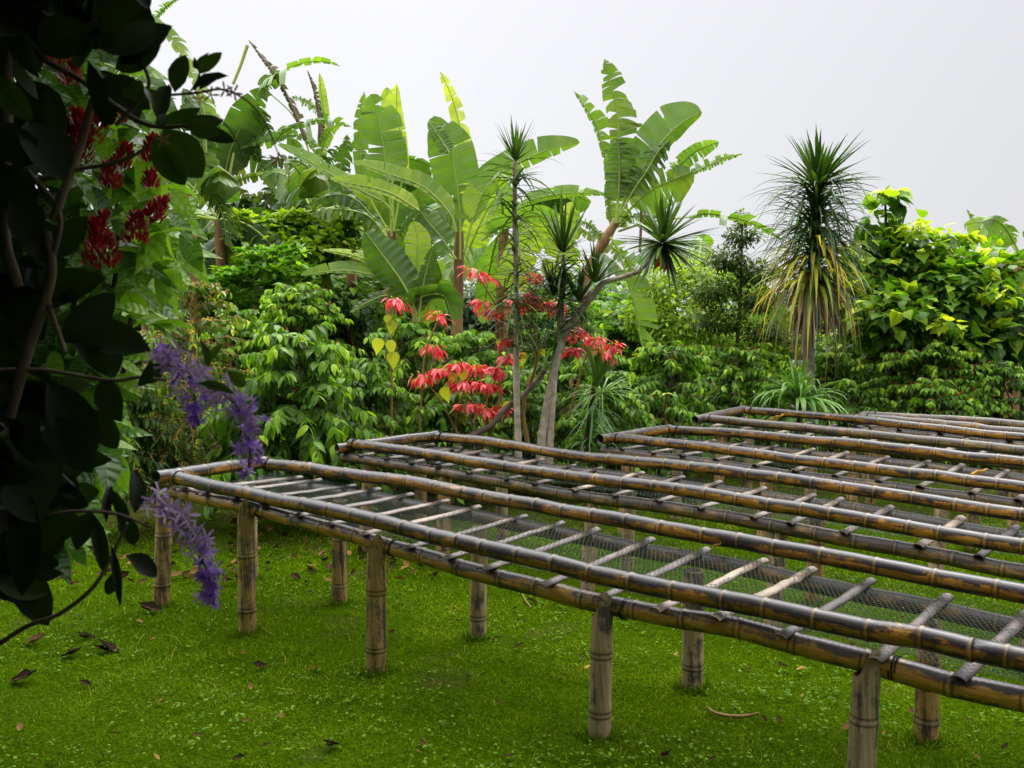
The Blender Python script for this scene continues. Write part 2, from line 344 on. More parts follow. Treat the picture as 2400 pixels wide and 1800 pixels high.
M['slat'] = woodmat('split_bamboo', [(.25, (.03, .02, .016)), (.5, (.12, .09, .07)), (.8, (.28, .21, .15))], 9, .45, .3, (1, 1, 1), .5)
M['net'] = plain('wire_netting', (.010, .022, .018), .7, .15)
M['inside'] = plain('culm_inside', (.05, .035, .02), .9, .1)
M['droplet'] = plain('water_drop', (.75, .8, .8), .05, 1.)

# ------------------------------------------------------------------ ground
m, nt = mat_new('soil_and_turf')
pv = obj_vec(nt); n1 = noise(nt, 1.3, pv, 5); n2 = noise(nt, 40, pv, 4)
col = rampn(nt, n2, [(.3, (.010, .022, .001)), (.6, (.035, .065, .001)), (.8, (.065, .095, .004))])
col = mixc(nt, math_(nt, 'MULTIPLY_ADD', n1, 5, -2.9, clamp=True), col, (.05, .032, .018))
sp = N(nt, 'ShaderNodeSeparateXYZ'); nt.links.new(pv, sp.inputs[0])
far = math_(nt, 'MULTIPLY_ADD', sp.outputs[1], .5, -4.2, clamp=True)
col = mixc(nt, math_(nt, 'MULTIPLY', far, math_(nt, 'MULTIPLY_ADD', n1, 3, -.9, clamp=True)), col, (.03, .022, .012))
p = N(nt, 'ShaderNodeBsdfPrincipled'); nt.links.new(col, p.inputs[0]); p.inputs['Roughness'].default_value = .95; p.inputs['Specular IOR Level'].default_value = 0
o_ = N(nt, 'ShaderNodeOutputMaterial'); nt.links.new(p.outputs[0], o_.inputs[0]); M['ground'] = m
ax_ = np.r_[-250, -120, -60, -30, np.arange(-20, 20.1, .5), 30, 60, 120, 250]; ay_ = np.r_[-60, -30, -12, np.arange(-6, 24.1, .5), 40, 80, 160, 400]
GX, GY = np.meshgrid(ax_, ay_, indexing='ij'); n_ = len(ay_)
GZ = gz(GX, GY)+.012*np.sin(GX*1.9+GY)*np.sin(GY*2.3-.4*GX)
g = MB(); ii = np.arange(len(ax_)-1)[:, None]*n_; jj = np.arange(n_-1)[None]
g.add(np.stack([GX, GY, GZ], -1), np.stack([ii+jj, ii+n_+jj, ii+n_+jj+1, ii+jj+1], -1).reshape(-1, 4))
g.build('ground', M['ground'], kind='structure')

# ------------------------------------------------------------------ drying beds
BV = np.array([math.cos(BEDANG), math.sin(BEDANG), 0]); BN = np.array([-BV[1], BV[0], 0])
def bp(al, ac, z): return BV*al+BN*ac+UP*z
def on_plane(x, y, ac):                    # picture point -> vertical plane of a rail
    r = ray(x*S, y*S); t = ac/(BN@r); return EYE+r*t
def bamboo(mb, pts, r, spacing, seed, seg=14, hollow=(1, 1), wob=.003, nodeamp=.07):
    rg = np.random.default_rng(seed)
    p = np.asarray(pts, float); L = np.linalg.norm(np.diff(p, axis=0), axis=1).sum()
    nd = []; x = rg.uniform(.05, spacing)
    while x < L: nd.append(x); x += spacing*rg.uniform(.8, 1.2)
    nd = np.array(nd if nd else [L*9])
    st = [0.] + [a+b for a in nd for b in (-.035, -.014, -.005, .003, .012, .03)] + [L]
    st = np.array(sorted(a for a in st if 0 <= a <= L)); st = np.unique(st)
    # extra stations
    ex_ = np.linspace(0, L, int(L/.12)+2); st = np.unique(np.r_[st, ex_[np.min(abs(ex_[:, None]-nd[None]), 1) > .05]])
    q, s = resample(np.c_[p, np.zeros(len(p))], 200); q = q[:, :3]
    q = np.stack([np.interp(st, s, q[:, k]) for k in range(3)], 1)
    # small kinks at nodes
    off = rg.normal(0, wob, (len(nd), 3)); ks = np.r_[0, nd, L]; ov = np.vstack([np.zeros(3), off, np.zeros(3)])
    q += np.stack([np.interp(st, ks, ov[:, k]) for k in range(3)], 1)
    dn = st[:, None]-nd[None]; am = np.abs(dn).min(1)
    rr = r*(1+nodeamp*np.exp(-(am/.008)**2)-.02*np.cos(np.clip(am/spacing*2*PI, 0, PI)))*np.interp(st, [0, L], [1, rg.uniform(.93, 1.07)])
    t = nrm(np.gradient(q, axis=0)); ref = UP if abs(t[:, 2]).mean() < .8 else np.array([0., 1, 0])
    a = nrm(np.cross(t, ref)); b = nrm(np.cross(a, t)); th = np.linspace(0, 2*PI, seg, endpoint=False)
    ring = np.cos(th)[None, :, None]*b[:, None]+np.sin(th)[None, :, None]*a[:, None]
    v = q[:, None]+ring*rr[:, None, None]; n = len(st)
    i = np.arange(n-1)[:, None]*seg; j = np.arange(seg)[None]; j2 = (j+1) % seg
    mb.add(v, np.stack([i+j, i+j2, i+seg+j2, i+seg+j], -1).reshape(-1, 4), np.repeat(am, seg), np.repeat(st+rg.uniform(0, 50), seg), np.tile(np.cos(th), n))
    for e_, (k, h) in enumerate(zip((0, n-1), hollow)):
        sg = 1 if k == 0 else -1; tt = t[k]*sg
        if h:                               # open culm: wall thickness, dark inside
            o1 = v[k]; i1 = q[k]+ring[k]*rr[k]*.80; i2 = i1+tt*.12; c = q[k]+tt*.12
            vv = np.vstack([o1, i1, i2, c[None]]); jj = np.arange(seg); j3 = (jj+1) % seg
            mb.add(vv, np.vstack([np.stack([jj, j3, seg+j3, seg+jj], 1), np.stack([seg+jj, seg+j3, 2*seg+j3, 2*seg+jj], 1)]), .011, 0, 1.)
            mb.more(np.stack([2*seg+jj, 2*seg+j3, np.full(seg, 3*seg)], 1))
        else:
            mb.add(np.vstack([v[k], q[k][None]]), np.stack([np.arange(seg), (np.arange(seg)+1) % seg, np.full(seg, seg)], 1), .2, 0, 0)
    return st, q
def leg_mesh(mb, base, top, r, seed, style):
    """standing post; the top is cut to a saddle with a pointed lip towards the viewer"""
    rg = np.random.default_rng(seed); seg = 20
    th = np.linspace(0, 2*PI, seg, endpoint=False)
    hh = top[2]-base[2]
    zs = np.unique(np.r_[np.linspace(0, 1, 12), np.array([.18, .185, .19, .2, .62, .625, .632, .64])+rg.uniform(-.04, .04)]); zs = np.clip(zs, 0, 1); zs[-1] = 1; zs[0] = -.03
    nz = zs[np.argsort(abs(zs-.19))[0]], zs[np.argsort(abs(zs-.63))[0]]
    V = []; am = []
    for z in zs:
        d = min(abs(z-nz[0]), abs(z-nz[1]))*hh
        rr = r*(1+.07*math.exp(-(d/.008)**2))*(1.03-.06*z)
        ctr = base*(1-z)+top*z
        front = np.cos(th-(-PI/2+.25))       # +1 facing viewer (towards -y)
        if style == 'point': cut = np.where(front > 0, .05*(np.clip(front, 0, 1)**3)-.03, -.05)
        else: cut = -.02+.0*front
        x = ctr[0]+rr*np.cos(th); y = ctr[1]+rr*np.sin(th); zz = np.full(seg, ctr[2])+(cut+.02)*(z > .999)*1.
        if z > .999:
            if style == 'point': zz = ctr[2]-.045+.125*np.clip(front, 0, 1)**2.2
        V.append(np.stack([x, y, zz], 1)); am.append(np.full(seg, d))
    V = np.array(V); n = len(zs); i = np.arange(n-1)[:, None]*seg; j = np.arange(seg)[None]; j2 = (j+1) % seg
    mb.add(V, np.stack([i+j, i+j2, i+seg+j2, i+seg+j], -1).reshape(-1, 4), np.concatenate(am), np.repeat(zs*hh, seg)+rg.uniform(0, 30), 0)
    top_in = V[-1]*1.; top_in[:, :2] = top[:2]+(V[-1][:, :2]-top[:2])*.78; lo = top_in.copy(); lo[:, 2] -= .06; jj = np.arange(seg); j3 = (jj+1) % seg
    mb.add(np.vstack([V[-1], top_in, lo, [lo.mean(0)]]), np.vstack([np.stack([jj, j3, seg+j3, seg+jj], 1), np.stack([seg+jj, seg+j3, 2*seg+j3, 2*seg+jj], 1)]), .011, 0, 1.)
    mb.more(np.stack([2*seg+jj, 2*seg+j3, np.full(seg, 3*seg)], 1))
def wire(mb, c, ax, r, turns=2, wr=.003):
    th = np.linspace(0, 2*PI*turns, 14*turns); ax = nrm(ax); a = nrm(np.cross(ax, UP if abs(ax[2]) < .8 else np.array([1., 0, 0]))); b = np.cross(ax, a)
    p = c+np.cos(th)[:, None]*a*r+np.sin(th)[:, None]*b*r+ax*np.linspace(-.006*turns, .006*turns, len(th))[:, None]
    tube(mb, p, wr, 5, len(th)*2, cap=False)
def slat(mb, a, b, wd, seed):
    rg = np.random.default_rng(seed); n = 14; s = np.linspace(0, 1, n)[:, None]
    p = a*(1-s)+b*s; p[:, 2] += rg.normal(0, .0012, n)-.006*np.sin(s[:, 0]*PI); p[:, :2] += rg.normal(0, .002, (n, 2))
    t = nrm(b-a); lat = nrm(np.cross(t, UP)); k = 7; ph = np.linspace(-1, 1, k)
    w_ = wd*(1+.04*np.sin(s*5+seed))/2
    up = np.cos(ph*.85)-math.cos(.85); R = wd/2/math.sin(.85)
    P = p[:, None]+lat[None, None]*(np.sin(ph*.85)*1./math.sin(.85))[None, :, None]*w_[:, :, None]+UP*(up*R)[None, :, None]
    Q = P-UP*.006-0*lat
    V = np.concatenate([P, Q[:, ::-1]], 1); m_ = 2*k
    i = np.arange(n-1)[:, None]*m_; j = np.arange(m_)[None]; j2 = (j+1) % m_
    mb.add(V, np.stack([i+j, i+j2, i+m_+j2, i+m_+j], -1).reshape(-1, 4), rg.uniform(0, 1))
    for q in (0, n-1):
        f = [[c, c+1, m_-2-c, m_-1-c] for c in range(k-1)]
        mb.add(V[q], f, .2)
def net_mesh(mb, al0, al1, ac0, ac1, z, cell, seed):
    """hexagonal wire netting, sagging a little, edges as thin ribbons"""
    rg = np.random.default_rng(seed)
    dx, dy = cell, cell*.87
    nx, ny = int((al1-al0)/dx), int((ac1-ac0)/dy)
    I, J = np.meshgrid(np.arange(nx), np.arange(ny), indexing='ij'); I = I.ravel(); J = J.ravel()
    def pt(i, j, o):                        # two vertices per cell (honeycomb, brick-shaped)
        al = al0+(i+.5*(j % 2))*dx; ac = ac0+j*dy+o*dy*.42
        zz = z-.02*np.sin(np.clip((ac-ac0)/(ac1-ac0), 0, 1)*PI)-.008*np.abs(np.sin(al*PI/.34))+.004*np.sin(al*9.1+ac*7)+.003*np.sin(al*23+ac*31)
        return BV[None]*al[:, None]+BN[None]*ac[:, None]+UP[None]*zz[:, None]
    A = pt(I, J, 0); B = pt(I, J, 1)        # short edge A-B, then B to the next row's A left and right
    i2 = np.where(J % 2 == 0, I, I+1); i3 = i2-1
    C1 = pt(i2, J+1, 0); C2 = pt(i3, J+1, 0)
    for P, Q in ((A, B), (B, C1), (B, C2)):
        d = nrm(Q-P); lat = nrm(np.cross(d, UP))*.0013
        v = np.stack([P-lat, P+lat, Q+lat, Q-lat], 1); n = len(P)
        mb.add(v.reshape(-1, 3), np.arange(n*4).reshape(n, 4))
    return A
OCT = np.array([(1, 0, 0), (-1, 0, 0), (0, 1, 0), (0, -1, 0), (0, 0, 1), (0, 0, -1)], float)
OCF = np.array([(0, 2, 4), (2, 1, 4), (1, 3, 4), (3, 0, 4), (2, 0, 5), (1, 2, 5), (3, 1, 5), (0, 3, 5)])
_ph = []
for la in (-.5, .5):
    for k in range(6): _ph.append((math.cos(la)*math.cos(k*PI/3+la), math.cos(la)*math.sin(k*PI/3+la), math.sin(la)))
SPH = np.array(_ph+[(0, 0, -1), (0, 0, 1)])
SPF = [(k, (k+1) % 6, 6+(k+1) % 6) for k in range(6)]+[(k, 6+(k+1) % 6, 6+k) for k in range(6)]+[((k+1) % 6, k, 12) for k in range(6)]+[(6+k, 6+(k+1) % 6, 13) for k in range(6)]
SPF = np.array(SPF)
def balls(mb, c, r, tint, hi=True):
    V, F = (SPH, SPF) if hi else (OCT, OCF); n = len(c); r = np.broadcast_to(r, (n,)); k = len(V)
    mb.add((c[:, None]+V[None]*r[:, None, None]).reshape(-1, 3), (np.arange(n)[:, None, None]*k+F[None]).reshape(-1, 3), np.repeat(np.broadcast_to(tint, (n,)), k))

END = 1.6
# rails traced in the picture and laid in their own vertical planes: (across, picture points from the far end)
ZT = .76; ZB = .615
def rail_pts(ac, pix, ext_al=END):
    P = [on_plane(x, y, ac) for x, y in pix]
    d = nrm(P[-1]-P[-2]); d[2] = 0; al = P[-1]@BV
    P.append(bp(ext_al, ac, P[-1][2]+(ext_al-al)*0.0)); return P
BEDS = [
 dict(f=(3.68, [(377, 1030), (560, 1071), (740, 1108), (922, 1154), (1140, 1203), (1360, 1258), (1567, 1296), (1840, 1352), (2100, 1402), (2212, 1426)]),
      b=(4.62, [(572, 1002), (660, 1010), (800, 1031), (922, 1049), (1240, 1107), (1567, 1163), (1880, 1219), (2212, 1284)]),
      end=((332, 1030), (600, 999)), label='nearest bamboo drying bed, its golden lower beam on tall posts in the lawn', cell=.026,
      beam=(3.70, [(375, 1062), (560, 1102), (700, 1140), (922, 1204), (1140, 1263), (1360, 1318), (1567, 1352), (1800, 1410), (2212, 1513)]),
      legs=[(-6.27, 0), (-5.22, 1), (-3.98, 1), (-2.43, 1), (-1.21, 1), (0.0, 1)]),
 dict(f=(5.68, [(758, 958), (870, 972), (1000, 992), (1210, 1026), (1475, 1059), (1800, 1112), (2212, 1181)]),
      b=(6.53, [(945, 943), (1060, 955), (1240, 984), (1475, 1007), (1800, 1050), (2212, 1112)]),
      end=((745, 972), (948, 945)), label='second bamboo drying bed from the front, its open end culm beside the coffee shrub', cell=.03,
      beam=(5.70, None), legs=[(-6.3, 0), (-5.35, 0), (-3.9, 0), (-2.46, 0), (-1.0, 0)]),
 dict(f=(7.57, [(1322, 946), (1475, 961), (1700, 990), (1900, 1014), (2212, 1052)]),
      b=(8.70, [(1452, 929), (1560, 934), (1760, 951), (2000, 975), (2212, 999)]),
      end=((1306, 950), (1455, 929)), label='third bamboo drying bed from the front, behind the one holding the torn dark sheet', cell=.034,
      beam=(7.60, None), legs=[(-4.8, 0), (-3.4, 0), (-2.0, 0), (-.6, 0)]),
 dict(f=(9.66, [(1524, 904), (1600, 911), (1760, 927), (2000, 951), (2212, 972)]),
      b=(10.5, [(1613, 886), (1700, 893), (1800, 901), (1960, 918), (2212, 945)]),
      end=((1506, 908), (1610, 886)), label='fourth bamboo drying bed, with the arching green plant hanging over its far side', cell=.04,
      beam=(9.7, None), legs=[(-4.9, 0), (-3.4, 0), (-1.9, 0)]),
 dict(f=(10.72, [(1862, 902), (1960, 910), (2100, 922), (2212, 934)]),
      b=(11.4, [(1880, 897), (1980, 902), (2100, 909), (2212, 917)]),
      end=((1835, 909), (1885, 896)), label='farthest bamboo drying bed, at the right edge against the coffee shrubs', cell=.05,
      beam=(10.74, None), legs=[(-3.6, 0), (-2.2, 0)]),
]
SLAT1 = [(480,1036), (545,1049), (620, 1078), (700, 1095)]
LEGS = []
for bi, B in enumerate(BEDS):
    facs, fp = B['f']; bacs, bpx = B['b']
    F = rail_pts(facs, fp); K = rail_pts(bacs, bpx)
    al0 = F[0]@BV; root = thing('drying_bed', B['label'], 'drying bed', bp(al0+1, (facs+bacs)/2, 0), 'bamboo drying beds in parallel rows')
    r = .046
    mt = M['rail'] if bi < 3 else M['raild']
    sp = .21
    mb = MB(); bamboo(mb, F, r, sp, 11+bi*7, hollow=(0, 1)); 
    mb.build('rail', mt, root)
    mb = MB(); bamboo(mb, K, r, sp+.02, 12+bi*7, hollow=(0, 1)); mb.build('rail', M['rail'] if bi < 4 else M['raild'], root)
    e0 = on_plane(*B['end'][0], facs-.09); e1 = K[0]+BN*.03+UP*.002
    e0 = F[0]-BV*.075-BN*.10; e0[2] = on_plane(*B['end'][0], facs-.10)[2]
    e1 = K[0]-BV*.06+BN*.06
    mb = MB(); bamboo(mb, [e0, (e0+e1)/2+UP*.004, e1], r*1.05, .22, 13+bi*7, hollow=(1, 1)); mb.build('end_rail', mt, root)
    # lower beams
    bac, bpix = B['beam']
    if bpix: Pb = rail_pts(bac, bpix)
    else: Pb = [p_+UP*(-.135)-BN*.0 for p_ in F]; Pb[0] = Pb[0]-BV*.1
    mb = MB(); bamboo(mb, Pb, .045, .27, 14+bi*7, hollow=(1, 1), wob=.004); mb.build('beam', M['beam'] if bi == 0 else M['raild'], root)
    Pk = [p_-UP*.14-BN*.03 for p_ in K]; mb = MB(); bamboo(mb, Pk, .045, .3, 15+bi*7, hollow=(1, 1), wob=.005); mb.build('beam', M['raild'], root)
    Pb = np.array(Pb); Pk = np.array(Pk)
    zb = lambda al, P: np.interp(al, P@BV, P[:, 2])
    # slats lie on the beams, under net and rails
    step = .32 if bi == 0 else .34
    ns = int((END-al0)/step); rg = np.random.default_rng(bi+50)
    for k in range(ns):
        al = al0+.12+k*step+rg.uniform(-.05, .05)
        za, zc = zb(al, Pb)+.048, zb(al, Pk)+.048
        mb = MB(); slat(mb, bp(al, bac-.07-rg.uniform(0, .04), za), bp(al+rg.uniform(-.03, .03), bacs+.06, zc), rg.uniform(.052, .068), 100+k+bi*40)
        mb.build('slat', M['slat'], root)
    zt = np.mean(Pb[:, 2])+.072
    mb = MB(); A = net_mesh(mb, al0+.02, END, facs-.02, bacs+.02, zt, B['cell'], 60+bi); mb.build('net', M['net'], root, smooth=False)
    nd_ = [1100, 700, 500, 300, 150][bi]
    mb = MB(); balls(mb, A[rg.choice(len(A), nd_)]-UP*.002, rg.uniform(.0014, .003, nd_), 1., False); mb.build('water_drops', M['droplet'], root, kind='stuff')
    # legs: front row under the beam, rear row under the rear beam
    for k, (al, st_) in enumerate(B['legs']):
        for row in (0, 1):
            P, ac = (Pb, bac) if row == 0 else (Pk, bacs-.16)
            al_ = al+(rg.uniform(-.12, .12) if row else 0); z = zb(al_, P)
            tp = bp(al_+rg.uniform(-.02, .02), ac-(.035 if (st_ and not row) else 0), z+(.0 if (st_ and not row) else -.02)); bs = bp(al_, ac-.05 if not row else ac, 0); bs[2] = gz(bs[0], bs[1]); LEGS.append(bs)
            mb = MB(); leg_mesh(mb, bs, tp, rg.uniform(.052, .058), k+9*row+20*bi, 'point' if (st_ and not row) else 'flat'); mb.build('leg', M['legd'] if (k < 2 and not row) or (k+row+bi) % 3 == 2 else M['leg'], root)
    # wire lashings where rails meet beams and at the corners
    for c_, rr_ in [(F[0]+BV*.06, r+.004), (K[0]+BV*.06, r+.004)]+[(np.array([*bp(al+.1, bac, 0)[:2], zb(al+.1, Pb)]), .048) for al, _ in B['legs'] if al > al0+.1]:
        mb = MB(); wire(mb, c_, BV, rr_, 2); mb.build('wire_lashing', M['net'], root)
    if bi == 1:                              # torn dark sheet caught on the corner
        mb = MB(); n = 9
        a = np.linspace(0, 1, n); X, Y = np.meshgrid(a, a)
        P = bp(0, 0, 0)[None, None]+BV*(al0+.12+X*.75)[..., None]+BN*(facs+.12+Y*.62*(1-.5*X))[..., None]+UP*(ZT-.085+.02*np.sin(X*9+Y*4)+.015*np.cos(Y*11))[..., None]
        f = [(i*n+j, i*n+j+1, (i+1)*n+j+1, (i+1)*n+j) for i in range(n-1) for j in range(n-1)]
        mb.add(P.reshape(-1, 3), f, .5); o = mb.build('plastic_sheet', plain('grey_mesh_sheet', (.06, .065, .075), .35, .6))
        o['label'] = 'torn dark grey sheet lying crumpled on the far corner of the second drying bed'; o['category'] = 'sheet'

# ------------------------------------------------------------------ lawn
def visible_ground(n, y0, y1, power=2.2):
    u = rng.uniform(0, 1, n); y = (y0**(1-power)+u*(y1**(1-power)-y0**(1-power)))**(1/(1-power))
    x = rng.uniform(-.62, .62, n)*y; return x, y
nb = 460000
x, y = visible_ground(nb, 3.6, 13.5, 2.0)
tuft = (np.sin(x*7.3+1.7*np.sin(y*5.1))*np.sin(y*6.7+1.3*np.sin(x*4.3)))
keep = (rng.uniform(0, 1, nb) < .75+.25*tuft) & ~((y > 9.2) & (rng.uniform(0, 1, nb) < .55))
x, y, tuft = x[keep], y[keep], tuft[keep]; nb = len(x)
patch = np.sin(x*.9+4)*np.sin(y*1.1+1); hgt = (1+.3*patch)*rng.uniform(.016, .032, nb)*(1+.25*tuft)*np.clip(y/5.5, .8, 1.6)
hgt = np.where(rng.uniform(0, 1, nb) < .02, hgt*2.2, hgt)
mb = MB()
mb_g = mb
d = rdir(nb, .15, .98); wd = rng.uniform(.0022, .0042, nb)*np.clip(y/5, .9, 2.2)
lat = nrm(np.cross(d, UP)+1e-4)*wd[:, None]/2; p0 = np.stack([x, y, gz(x, y)+.012*np.sin(x*1.9+y)*np.sin(y*2.3-.4*x)-.003], 1)
mid = p0+d*(hgt*.6)[:, None]; tip = p0+d*hgt[:, None]; tip[:, :2] += (d[:, :2]*hgt[:, None]*.5); 
v = np.stack([p0-lat, p0+lat, mid+lat*.9, mid-lat*.9, tip], 1).reshape(-1, 3)
patch = np.sin(x*1.15+1.3*np.sin(y*.9+2))*np.sin(y*1.35+1.1*np.sin(x*.8)); ti = np.clip(rng.normal(.43, .17, nb)+.1*tuft+.17*patch-.12*np.clip(5.2-y, 0, 1.5), 0, .9); ti[rng.uniform(0, 1, nb) < .03] = 1.  # blades near the camera tinted darker, standing in for vignetting
b0 = np.arange(nb)[:, None]*5
mb.add(v, b0+np.array([[0, 1, 2, 3]]), np.repeat(ti, 5)); mb.more(b0+np.array([[3, 2, 4]]))
lg = np.array([b for b in LEGS if b[1] < 9 and b[1] > 2.5]); k_ = 260; c_ = np.repeat(lg, k_, 0); an_ = rng.uniform(0, 2*PI, len(c_)); rr_ = .055+np.abs(rng.normal(0, .035, len(c_)))
c_[:, 0] += np.cos(an_)*rr_; c_[:, 1] += np.sin(an_)*rr_; dd_ = rdir(len(c_), .5, .98); straps(mb, c_, dd_, rng.uniform(.035, .10, len(c_)), .005, .25, 3, np.clip(rng.normal(.4, .2, len(c_)), 0, .9), fold=.1)
mb.build('lawn_grass', M['grass'], kind='stuff', label='short mown green lawn grass under and around the drying beds', category='grass')
# broad-leaved weeds
T_ov = tmpl([0, .25, .55, .85, 1], [0, .28, .34, .16, 0], .12, .12)
nw = 4200; cx, cy = visible_ground(nw, 3.6, 11, 2.); k = rng.integers(2, 6, nw)
px = np.repeat(cx, k)+rng.normal(0, .012, k.sum()); py = np.repeat(cy, k)+rng.normal(0, .012, k.sum()); n = len(px)
clump = np.sin(px*2.1+4)*np.sin(py*2.7+1)
kp = rng.uniform(0, 1, n) < .30+.75*clump; px, py = px[kp], py[kp]; n = len(px)
mb = MB(); put(mb, T_ov, np.stack([px, py, gz(px, py)+rng.uniform(.014, .035, n)], 1), rdir(n, -.1, .5), UP, rng.uniform(.010, .026, n), None, rng.uniform(0, 1, n))
mb.build('lawn_weeds', M['weed'], kind='stuff', label='small broad-leaved weeds growing among the lawn grass', category='weeds')

# dry leaves, sticks, one stone-like cap on the lawn : (x, y, size px, tint, label)
DL = [(678, 1445, 34, .9, 'curled tan dry leaf on the lawn in front of the pale third post'),
      (716, 1610, 50, .05, 'black rotted leaf at the bottom of the lawn, left of centre'),
      (345, 1516, 22, .85, 'small pale brown leaf alone on the dark lawn at left'),
      (232, 1405, 70, .0, 'long black withered leaf in the shade at left, below the first post'),
      (155, 1415, 55, .0, 'dark twisted leaf next to the long black withered one'),
      (185, 1378, 48, .05, 'black crumpled leaf in the deep shade above the twisted one'),
      (50, 1468, 70, .0, 'wide black leaf by the left edge of the lawn'),
      (185, 1478, 30, .0, 'small black leaf to the right of the wide black leaf'),
      (75, 1388, 60, .45, 'long brown leaf on the shaded lawn under the vine stem'),
      (325, 1318, 60, .05, 'dark dead leaves heaped at the foot of the leftmost post'),
      (700, 1153, 42, .25, 'brown leaf below the nearest bed near the paired posts'),
      (1010, 1462, 20, .1, 'round dark brown leaf between the pale post and the pointed post'),
      (1270, 1443, 22, .95, 'pale tan leaf touching the pointed post in the middle'),
      (1253, 1420, 20, .35, 'rust-brown leaf just above the pale tan one'),
      (1120, 1398, 26, .15, 'dark brown leaf with curled edges near the middle of the lawn'),
      (1148, 1300, 34, .05, 'black leaf beneath the lower beam of the nearest bed'),
      (1497, 1418, 16, 1., 'small orange leaf beside the post behind the beam'),
      (1690, 1440, 34, .1, 'dark folded leaf on the lawn left of the last front post'),
      (1730, 1447, 28, .85, 'orange-brown leaf next to the dark folded leaf'),
      (1686, 1562, 22, .55, 'grey-brown upright leaf on the lawn at lower right'),
      (1830, 1572, 34, .6, 'rusty leaf beside the last front post'),
      (2130, 1558, 18, 1., 'bright yellow leaf on the lawn near the right edge'),
      (1440, 1630, 34, .35, 'brown leaf at the bottom edge right of centre'),
      (905, 1625, 18, .9, 'small orange-tan leaf at the bottom edge of the lawn'),
      (825, 1232, 22, .2, 'dark leaf beside the distant paired posts under the bed'),
      (722, 1232, 24, .1, 'black leaf left of the slim rear post'),
      (1540, 1640, 20, .2, 'tiny dark leaf by the bottom edge'),
      (300, 1345, 24, .75, 'tan leaf on the lawn behind the leftmost post'),
      (330, 1382, 18, .8, 'light tan leaf between the first and second posts'),
      (560, 1440, 40, .12, 'narrow dark leaf on the lawn below the second post'),
      (455, 1365, 16, .6, 'reddish leaf to the left of the second post'),
      (525, 1412, 16, .65, 'reddish brown leaf below the foot of the second post'),
      (516, 1640, 40, .0, 'black leaf half sunk in grass at the bottom left')]
T_dry = tmpl([0, .12, .3, .5, .7, .88, 1], [.02, .16, .28, .32, .25, .12, 0], -.3, .5, .05)
for i, (x_, y_, s_, t_, lb) in enumerate(DL):
    p_ = onz(x_, y_, .022); sz = m_of(s_, p_[1])*.85; a = rng.uniform(-.5, .5)+(PI if i % 2 else 0)
    mb = MB(); d_ = np.array([[math.cos(a), math.sin(a), .12]])
    put(mb, T_dry, (p_-d_[0]*sz*.5)[None], d_, np.array([rng.normal(0, .3), rng.normal(0, .3), 1.]), sz, sz*1.0, t_)
    V_, F_, lu_, lw_ = T_dry
    if s_ > 38:                               # curled companion lobe
        put(mb, T_dry, (p_-d_[0]*sz*.1)[None], np.array([[math.cos(a+.6), math.sin(a+.6), .2]]), UP, sz*.6, sz*.5, max(0, t_-.05))
    o = mb.build('fallen_leaf', M['dryleaf']); o['label'] = lb; o['category'] = 'fallen leaf'; o['group'] = 'dry leaves scattered on the lawn'
ng = 150; gx, gy = visible_ground(ng, 3.9, 12, 2.2); mb = MB()
put(mb, T_dry, np.stack([gx, gy, gz(gx, gy)+rng.uniform(.02, .035, ng)], 1), rdir(ng, -.1, .3), UP+rng.normal(0, .3, (ng, 3)), rng.uniform(.02, .05, ng), None, np.clip(rng.beta(1, 2.2, ng), 0, .8))
nl = 700; lx = rng.uniform(-4.4, -.6, nl); ly = rng.uniform(7.2, 12.5, nl); put(mb, T_dry, np.stack([lx, ly, gz(lx, ly)+rng.uniform(.02, .05, nl)], 1), rdir(nl, -.1, .4), UP+rng.normal(0, .4, (nl, 3)), rng.uniform(.04, .10, nl), None, np.clip(rng.beta(1.2, 2, nl), 0, .8))
mb.build('leaf_litter', M['dryleaf'], kind='stuff', label='tiny dry leaf scraps and brown litter spread over the lawn and under the shrubs', category='leaf litter')
for i, (al, ac, sz, tn, lb) in enumerate([(-2.35, 4.55, .07, .75, 'torn brown leaf lying on the net of the nearest bed by its back rail'), (-1.9, 7.9, .16, .85, 'pale curled sheath on the third bed net'), (-4.6, 10.2, .22, .9, 'pale curled sheath under the arching plant on the fourth bed'), (-5.6, 6.1, .09, .2, 'dark leaf on the second bed net near the crumpled sheet')]):
    mb = MB(); put(mb, T_dry, bp(al, ac, .73)[None], BV[None]+np.array([[0, .3, .1]]), UP, sz, sz*.7, tn); o = mb.build('fallen_leaf', M['dryleaf']); o['label'] = lb; o['category'] = 'fallen leaf'; o['group'] = 'dry leaves caught on the beds'
mb = MB(); tube(mb, [onz(1528, 1526, .02), onz(1545, 1540, .03), onz(1580, 1547, .025), onz(1615, 1546, .03), onz(1640, 1540, .05)], [.004, .008, .009, .008, .005], 8, 20, .3)
o = mb.build('curved_husk', M['twig']); o['label'] = 'curved pale dry husk lying on the lawn right of the middle post'; o['category'] = 'husk'
mb = MB(); tube(mb, [onz(1128, 1283, .02), onz(1138, 1300, .02), onz(1147, 1312, .02)], [.004, .005, .004], 6, 8, .6)
o = mb.build('stick', M['twig']); o['label'] = 'thin tan stick on the lawn below the nearest bed'; o['category'] = 'stick'

